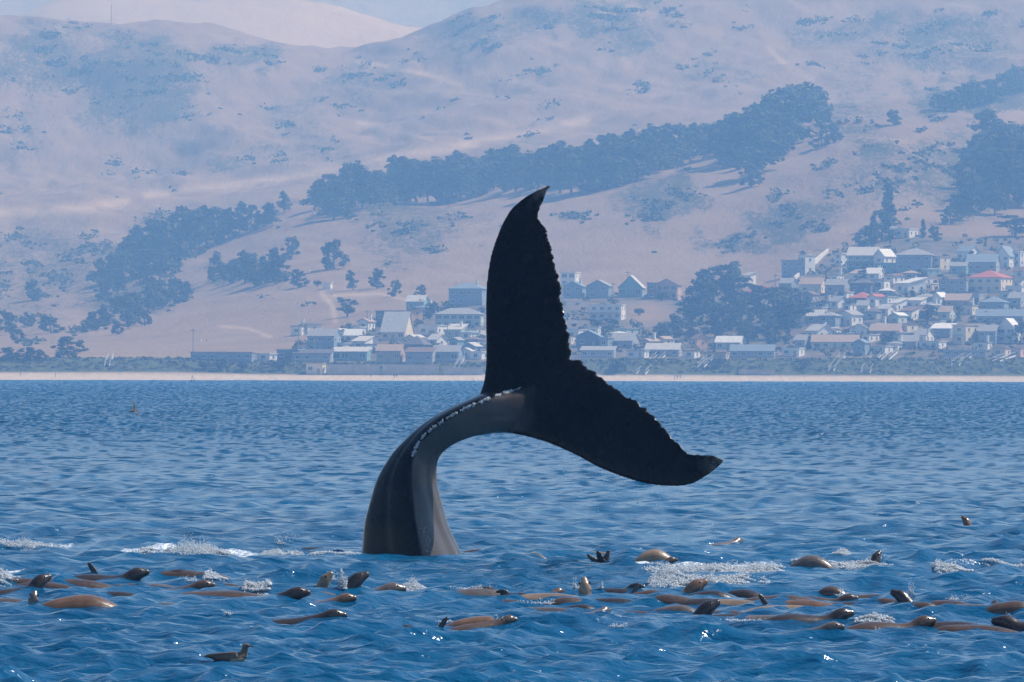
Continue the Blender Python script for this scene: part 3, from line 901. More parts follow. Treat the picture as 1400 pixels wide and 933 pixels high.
def make_trees():
    grove('trees of the left slope grove', 'in the grove climbing the left hillside', ('pine', 'broad', 'pine'),
          [(135, 392, 40), (150, 388, 45), (165, 390, 50), (180, 378, 55), (195, 380, 60), (210, 370, 66), (225, 372, 70), (240, 362, 74), (255, 353, 64), (268, 346, 58), (282, 340, 53),
           (297, 333, 49), (312, 327, 46), (327, 322, 42), (342, 317, 40), (358, 313, 36), (372, 309, 32), (236, 340, 50), (205, 350, 50), (186, 352, 42), (172, 365, 40), (218, 385, 40), (160, 402, 30), (142, 410, 28), (200, 395, 40)])
    plant_tree(388, 292, 30, 'pine', 'lone conifer between the left slope grove and the mid hillside grove', None, 1.2)
    grove('trees of the small clump below the left grove', 'in the small clump above the bare slope', ('broad', 'pine'),
          [(305, 380, 38), (318, 388, 34), (335, 388, 46), (350, 391, 50), (362, 389, 52), (378, 388, 42), (292, 386, 24)])
    plant_tree(398, 356, 32, 'broad', 'round dark tree just above the small hillside clump', None, 1.2)
    plant_tree(408, 394, 26, 'broad', 'round dark tree right of the small clump, left of the white shed', None, 1.3)
    plant_tree(456, 369, 42, 'broad', 'broad tree with a long shadow above the white shed', None, 1.25)
    plant_tree(434, 393, 10, 'bush', 'low bush touching the white shed on the slope', None, 1.0)
    grove('trees down the lower left slope', 'down the lower left slope', ('broad', 'broad', 'pine'),
          [(132, 452, 26), (118, 455, 18), (150, 445, 30), (168, 437, 32), (185, 433, 36), (203, 427, 42), (222, 421, 42), (240, 416, 38), (254, 411, 26), (198, 445, 22), (175, 450, 22), (160, 458, 20)], 1.5)
    plant_tree(45, 412, 30, 'broad', 'dark tree alone on the scrubby slope at far left', None, 1.2)
    plant_tree(94, 489, 30, 'broad', 'wide dark tree right behind the bluff edge at left', None, 2.0)
    grove('trees by the left edge above the bluff', 'above the bluff at the left edge', 'broad',
          [(8, 455, 32), (24, 470, 22), (38, 447, 20), (70, 456, 24), (60, 450, 18), (12, 492, 18, 2.2), (36, 492, 16, 2.2), (55, 492, 15, 2.0)], 1.5)
    for x, r, h, k, lb in ((483, 398, 28, 'pine', 'narrow dark tree, first of four in a row right of the shed'), (515, 395, 28, 'broad', 'round dark tree, second of four in a row right of the shed'),
                           (540, 406, 23, 'broad', 'round dark tree, third of four in a row right of the shed'), (575, 409, 20, 'broad', 'small dark tree, last of four in a row right of the shed'),
                           (475, 434, 28, 'cypress', 'spreading tree standing alone below the white shed')):
        plant_tree(x, r, h, k, lb, 'single trees on the tan slope', 1.15)
    grove('trees of the first crest grove', 'in the jagged crest grove left of the whale', ('pine', 'pine', 'broad'),
          [(430, 288, 38), (443, 294, 44), (456, 302, 54), (469, 292, 60), (482, 284, 62), (495, 286, 50), (509, 279, 46), (520, 273, 40), (450, 280, 40)], 1.3)
    grove('trees of the second crest grove', 'in the crest grove beside the upright fluke', ('pine', 'broad', 'pine'),
          [(540, 270, 54), (555, 275, 60), (570, 277, 62), (585, 278, 60), (600, 280, 62), (615, 279, 58), (630, 276, 65), (645, 270, 60), (655, 264, 45)], 1.5)
    grove('trees of the grove behind the fluke tip', 'in the grove behind the fluke tip', ('pine', 'broad'),
          [(675, 260, 55), (690, 262, 60), (705, 262, 62), (720, 262, 58), (735, 262, 60), (751, 262, 62), (766, 266, 66), (781, 268, 65), (796, 266, 62), (811, 262, 65), (826, 260, 70), (841, 256, 70),
           (856, 251, 70), (871, 246, 66), (886, 239, 60), (901, 233, 58), (916, 226, 52), (931, 219, 50), (946, 213, 46), (772, 255, 60), (803, 250, 60), (834, 245, 60), (865, 235, 56)], 1.4)
    grove('trees of the high grove', 'in the highest grove right of centre', ('broad', 'pine', 'broad'),
          [(966, 208, 38), (981, 216, 50), (996, 223, 58), (1010, 226, 66), (1025, 224, 74), (1036, 240, 62), (1046, 217, 76), (1060, 202, 70), (1075, 188, 66), (1090, 177, 60), (1104, 167, 50), (1116, 158, 40), (1003, 205, 50), (1030, 200, 60), (1068, 170, 44)], 1.5)
    plant_tree(1027, 257, 34, 'broad', 'tree with a long dark shadow below the highest grove', None, 1.4)
    plant_tree(1012, 232, 28, 'broad', 'small tree at the lower edge of the highest grove', None, 1.3)
    grove('trees along the upper right shoulder', 'along the upper right shoulder of the hill', 'broad',
          [(1285, 152, 22), (1300, 153, 30), (1315, 151, 34), (1331, 146, 34), (1347, 143, 34), (1362, 137, 32), (1378, 131, 32), (1394, 126, 36)], 1.7)
    grove('trees of the right hand wood', 'in the wood above the right hand houses', ('broad', 'pine', 'broad'),
          [(1338, 240, 58), (1353, 210, 64), (1362, 252, 80), (1378, 272, 92), (1394, 282, 98), (1345, 278, 62), (1328, 292, 56), (1312, 302, 40), (1388, 230, 62), (1370, 225, 60), (1300, 308, 26), (1360, 295, 50), (1330, 262, 50), (1398, 255, 70)], 1.4)
    plant_tree(1216, 312, 62, 'spire', 'tall narrow dark tree rising above the topmost white house', None, 1.5)
    grove('trees round the topmost house', 'beside the topmost white house', ('broad', 'spire'),
          [(1194, 334, 38), (1206, 330, 40), (1182, 340, 28), (1262, 326, 24), (1278, 330, 20)], 1.5)
    grove('trees on the rocky knoll', 'by the rocky knoll', 'broad',
          [(1140, 196, 30), (1122, 203, 24), (1128, 178, 30), (1222, 172, 20)], 1.4)
    grove('cypresses in the middle of the town', 'in the cluster amid the houses', ('cypress', 'broad', 'cypress'),
          [(962, 412, 48), (985, 402, 44), (1003, 424, 54), (972, 442, 56), (946, 442, 36), (1012, 452, 50), (1040, 442, 52), (1060, 452, 60), (1077, 462, 52), (1050, 472, 44), (922, 462, 32), (902, 470, 26), (985, 462, 44), (942, 466, 28), (1022, 472, 34), (1092, 440, 30), (1000, 385, 28), (1085, 418, 26)], 1.15)
    grove('trees among the right hand houses', 'in the gardens of the right houses', ('broad', 'cypress'),
          [(1335, 425, 20), (1180, 385, 16), (1270, 440, 22), (1245, 415, 18), (1150, 415, 16), (1306, 435, 20), (1395, 470, 26), (1215, 470, 16), (1330, 360, 18), (1388, 325, 30, 1.8), (1098, 358, 14), (1190, 450, 16), (1140, 400, 14), (1262, 385, 14), (1350, 440, 16)], 1.3)
    grove('trees among the left hand houses', 'in the gardens of the left houses', 'broad',
          [(588, 436, 22), (428, 470, 12), (640, 452, 14), (520, 448, 12), (608, 470, 12)], 1.4)
    for x, r, h, lb in ((874, 432, 12, 'round bush on the bare lot right of the white block house'), (905, 412, 14, 'dark bush below the pink gabled house'), (815, 448, 14, 'dark hedge bush below the white block house'), (840, 447, 12, 'dark bush right below the white block house windows'),
                        (843, 510, 22, 'pale spiky bush at the foot of the bluff by the stairs'), (1100, 505, 14, 'bush on the bluff face below the white porch'), (980, 505, 16, 'bush on the bluff face right of the long stairs'), (470, 505, 10, 'bush beside the pale seawall'),
                        (300, 508, 18, 'dark bush on the bluff under the long low building'), (330, 508, 16, 'dark bush right under the end of the long low building'), (385, 508, 18, 'dark bush on the bluff left of the seawall'), (280, 507, 14, 'dark bush at the left end of the dark bluff growth')):
        plant_tree(x, r, h, 'bush', lb, 'bushes near the houses and bluff', 1.0, Y0=3034.0)

def make_scrub():
    """low scrub that covers the slopes in patches nobody could count"""
    g = np.random.default_rng(77)
    pts = []
    for (cx, cy_, rx, ry, st) in SCRUB:
        n = int(rx * ry * st * 0.036)
        nc = max(2, n // 9)
        for _ in range(nc):
            a = g.normal(0, 0.5, 2)
            for _ in range(int(g.integers(3, 16))):
                b = g.normal(0, 1, 2)
                pts.append((cx + rx * a[0] + b[0] * 7.0, cy_ + ry * a[1] + b[1] * 2.6))
    for _ in range(60):
        pts.append((g.uniform(-150, 1550), g.uniform(60, 470)))
    X, Y = [], []
    pts = np.array(pts)
    # invert pixel -> land with a coarse march for all points at once
    ys = np.concatenate([np.arange(3100, 4400, 20.0), np.arange(4400, 5620, 40.0)])
    py = pts[:, 1] - (pts[:, 0] - 700) * ROLL
    dx = (pts[:, 0] - 700) / FPX; dz = (HOR - py) / FPX
    hit = np.full(len(pts), np.nan)
    for y in ys:
        z = land_z(dx * y, np.full(len(pts), y))
        new = np.isnan(hit) & (z >= CAMZ + dz * y)
        hit[new] = y
    ok = ~np.isnan(hit) & (hit > 3290)
    Yh = hit[ok] + g.uniform(-10, 10, ok.sum()); Xh = dx[ok] * Yh
    Zh = land_z(Xh, Yh)
    s = (0.5 + 2.6 * g.random(len(Xh)) ** 2.2) * np.where(Yh > 4400, 1.3, 1.0)
    cen = np.stack([Xh, Yh, Zh + 0.25 * s], 1)
    rad = np.stack([s * 1.5, s * 1.5, s * 0.7], 1)
    per = 16
    V = leaf_quads(cen, rad, per, 0.75, g, 0.9)
    # bluff ice plant and brush
    n = 1500
    yb = g.uniform(3040, 3062, n); xb = g.uniform(-0.066, 0.066, n) * yb
    zb = land_z(xb, yb)
    sb = g.uniform(0.25, 0.8, n)
    V2 = leaf_quads(np.stack([xb, yb, zb + 0.2 * sb], 1), np.stack([sb * 1.6, sb * 1.6, sb * 0.7], 1), 14, 0.38, g, 0.9)
    # hedges and garden shrubs between the houses
    n = 1500
    px = g.uniform(400, 1480, n)
    lim = np.interp(px, [380, 470, 560, 660, 760, 930, 1060, 1130, 1220, 1400], [486, 448, 424, 400, 395, 400, 392, 345, 318, 322])
    pyg = lim + (488 - lim) * g.random(n) ** 0.9
    hit = np.full(n, np.nan)
    for y in np.arange(3075, 3700, 6.0):
        z = land_z((px - 700) / FPX * y, np.full(n, y))
        new = np.isnan(hit) & (z >= CAMZ + (HOR - pyg) / FPX * y)
        hit[new] = y
    ok = ~np.isnan(hit) & ~((np.abs(px - 885) < 38) & (np.abs(pyg - 428) < 16))
    yg = hit[ok]; xg = (px[ok] - 700) / FPX * yg; zg = land_z(xg, yg)
    sg = g.uniform(0.5, 1.7, len(xg))
    V3 = leaf_quads(np.stack([xg, yg, zg + 0.5 * sg], 1), np.stack([sg * 1.2, sg, sg * 0.9], 1), 18, 0.5, g, 0.6)
    tag(mesh_obj('garden_shrubs', np_mesh('garden_shrubs', V3, np.arange(len(V3)).reshape(-1, 4)), M_LEAF2), 'hedges and shrubs filling the gardens between the houses', 'shrubs', kind='stuff')
    V = np.concatenate([V, V2])
    me = np_mesh('scrub', V, np.arange(len(V)).reshape(-1, 4))
    tag(mesh_obj('scrub', me, M_BUSH), 'patches of low grey green scrub covering the hillsides', 'scrub', kind='stuff')
make_trees()
make_scrub()
# ------------------------------------------------------------------ town
WALLS = {'white': (0.78, 0.77, 0.74, 1), 'cream': (0.74, 0.64, 0.46, 1), 'grey': (0.36, 0.37, 0.38, 1), 'blue': (0.24, 0.31, 0.38, 1), 'teal': (0.22, 0.38, 0.40, 1), 'tan': (0.50, 0.38, 0.27, 1),
         'pink': (0.62, 0.40, 0.33, 1), 'brown': (0.20, 0.14, 0.10, 1), 'pale green': (0.48, 0.54, 0.45, 1), 'dark': (0.13, 0.14, 0.16, 1), 'orange': (0.70, 0.42, 0.22, 1)}
ROOFS = {'dark': (0.13, 0.12, 0.12, 1), 'grey': (0.34, 0.335, 0.33, 1), 'pale': (0.55, 0.53, 0.50, 1), 'red': (0.46, 0.13, 0.08, 1), 'brown': (0.19, 0.13, 0.10, 1), 'white': (0.72, 0.72, 0.70, 1), 'blue': (0.22, 0.28, 0.34, 1), 'tan': (0.42, 0.31, 0.23, 1)}
def wall_mat(k): return paint('wall_paint_' + k.replace(' ', '_'), WALLS[k], 0.8, 0.10, 0.5)
def roof_mat(k): return paint('roof_cover_' + k, ROOFS[k], 0.85, 0.22, 1.4)
M_TRIM = paint('white_trim', (0.75, 0.74, 0.72, 1), 0.6, 0.06, 1.0)
M_WOOD = paint('weathered_wood', (0.40, 0.34, 0.28, 1), 0.85, 0.2, 2.0)
M_CONC = paint('seawall_concrete', (0.44, 0.41, 0.36, 1), 0.9, 0.18, 0.6)
M_DARKM = paint('dark_metal', (0.05, 0.05, 0.055, 1), 0.6, 0.2, 2.0)
def glass_mat():
    t = NT('window_glass')
    n = t.noise(0.7, 2, 0.5, t.coord('Object'))
    t.set(Base_Color=t.ramp(n, [(0.35, (0.02, 0.028, 0.035, 1)), (0.7, (0.06, 0.075, 0.09, 1))]), Roughness=0.08)
    return t.m
M_GLASS = glass_mat()
_wm = {}
def win_mesh(w, h):
    k = (round(w, 1), round(h, 1))
    if k not in _wm:
        m = MB(); f = 0.10
        m.box(-w/2, w/2, -0.07, 0.03, -h/2, -h/2 + f); m.box(-w/2, w/2, -0.07, 0.03, h/2 - f, h/2)
        m.box(-w/2, -w/2 + f, -0.065, 0.03, -h/2 + f, h/2 - f); m.box(w/2 - f, w/2, -0.065, 0.03, -h/2 + f, h/2 - f)
        m.box(-w/2 - 0.08, w/2 + 0.08, -0.14, -0.071, -h/2 - 0.07, -h/2 + 0.02)
        if w > 1.3: m.box(-0.04, 0.04, -0.06, 0.03, -h/2 + f, h/2 - f)
        a = m.mesh('window'); a.materials.append(M_TRIM)
        m = MB(); m.box(-w/2 + f, w/2 - f, -0.03, 0.02, -h/2 + f, h/2 - f)
        b = m.mesh('pane'); b.materials.append(M_GLASS)
        _wm[k] = (a, b)
    return _wm[k]
def add_window(root, x, y, z, w, h, rz=0.0):
    a, b = win_mesh(w, h)
    o = mesh_obj('window', a, None, root)
    o.location = (x, y, z); o.rotation_euler = (0, 0, rz)
    mesh_obj('pane', b, None, o)
    return o

def house(px, row, wpx, hpx, roof='gable', wall='white', rc='grey', rot=-24, depth=None, label='', group=None, win=True, chim=False, deck=False, storeys=None, Y0=3040.0, name='house', cat='house', pitch=0.42, right=None, big=False):
    """px, row: middle of the foot of the near wall; wpx: seen width; hpx: wall height"""
    p = on_land(px, row, Y0)
    m_px = p.y / FPX
    rz = R(rot * 1.05)
    W = wpx * m_px
    H = max(2.4, hpx * m_px)
    d = depth or min(9.0, max(4.0, W * 0.7))
    w = max(3.0, (W - d * abs(math.sin(rz)) * 0.85) / math.cos(rz))
    root = empty(name, (p.x, p.y + d * 0.5, p.z), rz)
    x0, x1, y0, y1 = -w/2, w/2, -d/2, d/2
    m = MB()
    m.box(x0, x1, y0, y1, -4.0, H)
    ov = 0.45
    wm = wall_mat(wall)
    r = MB()
    if roof == 'flat':
        r.box(x0 - 0.3, x1 + 0.3, y0 - 0.3, y1 + 0.3, H + 0.003, H + 0.32)
    elif roof == 'shed':
        rise = d * 0.22
        m.add([(x0, y1, H), (x1, y1, H), (x1, y1, H + rise), (x0, y1, H + rise), (x0, y0, H), (x1, y0, H)], [(0, 3, 4), (1, 5, 2), (0, 1, 2, 3)])
        a = [(x0 - ov, y0 - ov, H - 0.05), (x1 + ov, y0 - ov, H - 0.05), (x1 + ov, y1 + ov, H + rise * 1.06), (x0 - ov, y1 + ov, H + rise * 1.06)]
        r.add([(x, y, z + 0.02) for x, y, z in a] + [(x, y, z + 0.24) for x, y, z in a], [(3, 2, 1, 0), (4, 5, 6, 7), (0, 1, 5, 4), (1, 2, 6, 5), (2, 3, 7, 6), (3, 0, 4, 7)])
    else:
        if roof == 'gable':      # ridge across the view, gables at the sides
            rise = d * 0.5 * pitch * 1.25
            prof = [(y0, H), (0, H + rise), (y1, H)]
            for x in (x0, x1): m.add([(x, y0, H), (x, y1, H), (x, 0, H + rise)], [(0, 1, 2)])
            k = ov * rise / (d / 2)
            pr = [(y0 - ov, H - k), (0, H + rise), (y1 + ov, H - k)]
            for (ya, za), (yb, zb) in ((pr[0], pr[1]), (pr[1], pr[2])):
                a = [(x0 - ov, ya, za), (x1 + ov, ya, za), (x1 + ov, yb, zb), (x0 - ov, yb, zb)]
                r.add([(x, y, z + 0.03) for x, y, z in a] + [(x, y, z + 0.25) for x, y, z in a], [(3, 2, 1, 0), (4, 5, 6, 7), (0, 1, 5, 4), (1, 2, 6, 5), (2, 3, 7, 6), (3, 0, 4, 7)])
        elif roof == 'front':    # gable faces the sea
            rise = w * 0.5 * pitch * 1.2
            for y in (y0, y1): m.add([(x0, y, H), (x1, y, H), (0, y, H + rise)], [(0, 1, 2)])
            k = ov * rise / (w / 2)
            pr = [(x0 - ov, H - k), (0, H + rise), (x1 + ov, H - k)]
            for (xa, za), (xb, zb) in ((pr[0], pr[1]), (pr[1], pr[2])):
                a = [(xa, y0 - ov, za), (xb, y0 - ov, zb), (xb, y1 + ov, zb), (xa, y1 + ov, za)]
                r.add([(x, y, z + 0.03) for x, y, z in a] + [(x, y, z + 0.25) for x, y, z in a], [(3, 2, 1, 0), (4, 5, 6, 7), (0, 1, 5, 4), (1, 2, 6, 5), (2, 3, 7, 6), (3, 0, 4, 7)])
        else:                    # hip
            rise = min(w, d) * 0.5 * pitch * 1.1
            e = max(0.05, w/2 - d/2)
            b = [(x0 - ov, y0 - ov), (x1 + ov, y0 - ov), (x1 + ov, y1 + ov), (x0 - ov, y1 + ov)]
            z0 = H - 0.12
            r.add([(x, y, z0) for x, y in b] + [(x, y, z0 + 0.2) for x, y in b] + [(-e, 0, H + rise), (e, 0, H + rise)],
                  [(3, 2, 1, 0), (0, 1, 5, 4), (1, 2, 6, 5), (2, 3, 7, 6), (3, 0, 4, 7), (4, 5, 9, 8), (6, 7, 8, 9), (5, 6, 9), (7, 4, 8)])
    wo = m.build('wall', wm, root)
    ro = r.build('roof', roof_mat(rc), root)
    if chim:
        c = MB(); cx = w * 0.22
        c.box(cx, cx + 0.8, 0.6, 1.4, H - 0.2, H + d * 0.22 + 1.1); c.box(cx - 0.1, cx + 0.9, 0.5, 1.5, H + d * 0.22 + 1.102, H + d * 0.22 + 1.3)
        c.build('chimney', wall_mat('white'), ro)
    ns = storeys or max(1, int(round(H / 3.0)))
    if win:
        sh = H / ns
        for s in range(ns):
            zc = s * sh + sh * 0.55
            nw = max(1, int(w / 2.8))
            for k in range(nw):
                xx = x0 + w * (k + 0.5) / nw
                if s == 0 and k == nw // 2 and nw > 1:
                    c = MB(); c.box(xx - 0.5, xx + 0.5, y0 - 0.06, y0 - 0.003, 0.0, 2.05)
                    dr = c.build('door', M_WOOD, root)
                    c = MB(); c.box(xx + 0.32, xx + 0.40, y0 - 0.12, y0 - 0.062, 0.95, 1.08)
                    c.build('handle', M_DARKM, dr)
                    continue
                big_ = (s == ns - 1) and big
                add_window(root, xx, y0, zc, min(w / nw * 0.72, 2.4 if big_ else 1.6), min(sh * 0.62, 1.9 if big_ else 1.3))
            nd = max(1, int(d / 3.6))
            for k in range(nd):
                add_window(root, x1, y0 + d * (k + 0.5) / nd, zc, 1.2, min(sh * 0.5, 1.2), R(90))
    if deck:
        zf = H / ns * (ns - 1) if ns > 1 else 0.15
        c = MB(); c.box(x0, x1, y0 - 2.0, y0 - 0.15, zf - 0.2, zf)
        dk = c.build('deck', M_WOOD, root)
        c = MB()
        c.box(x0, x1, y0 - 2.0, y0 - 1.94, zf + 0.95, zf + 1.03)
        n = max(3, int(w / 0.9))
        for k in range(n + 1):
            xx = x0 + 0.04 + (w - 0.08) * k / n
            c.box(xx - 0.035, xx + 0.035, y0 - 1.99, y0 - 1.95, zf + 0.002, zf + 0.948)
        c.build('railing', M_TRIM, dk)
        for xx in (x0 + 0.1, x1 - 0.1):
            c = MB(); c.box(xx - 0.09, xx + 0.09, y0 - 1.95, y0 - 1.78, -4.0, zf - 0.203)
            c.build('post', M_TRIM, root)
    tag(root, label, cat, group)
    return root

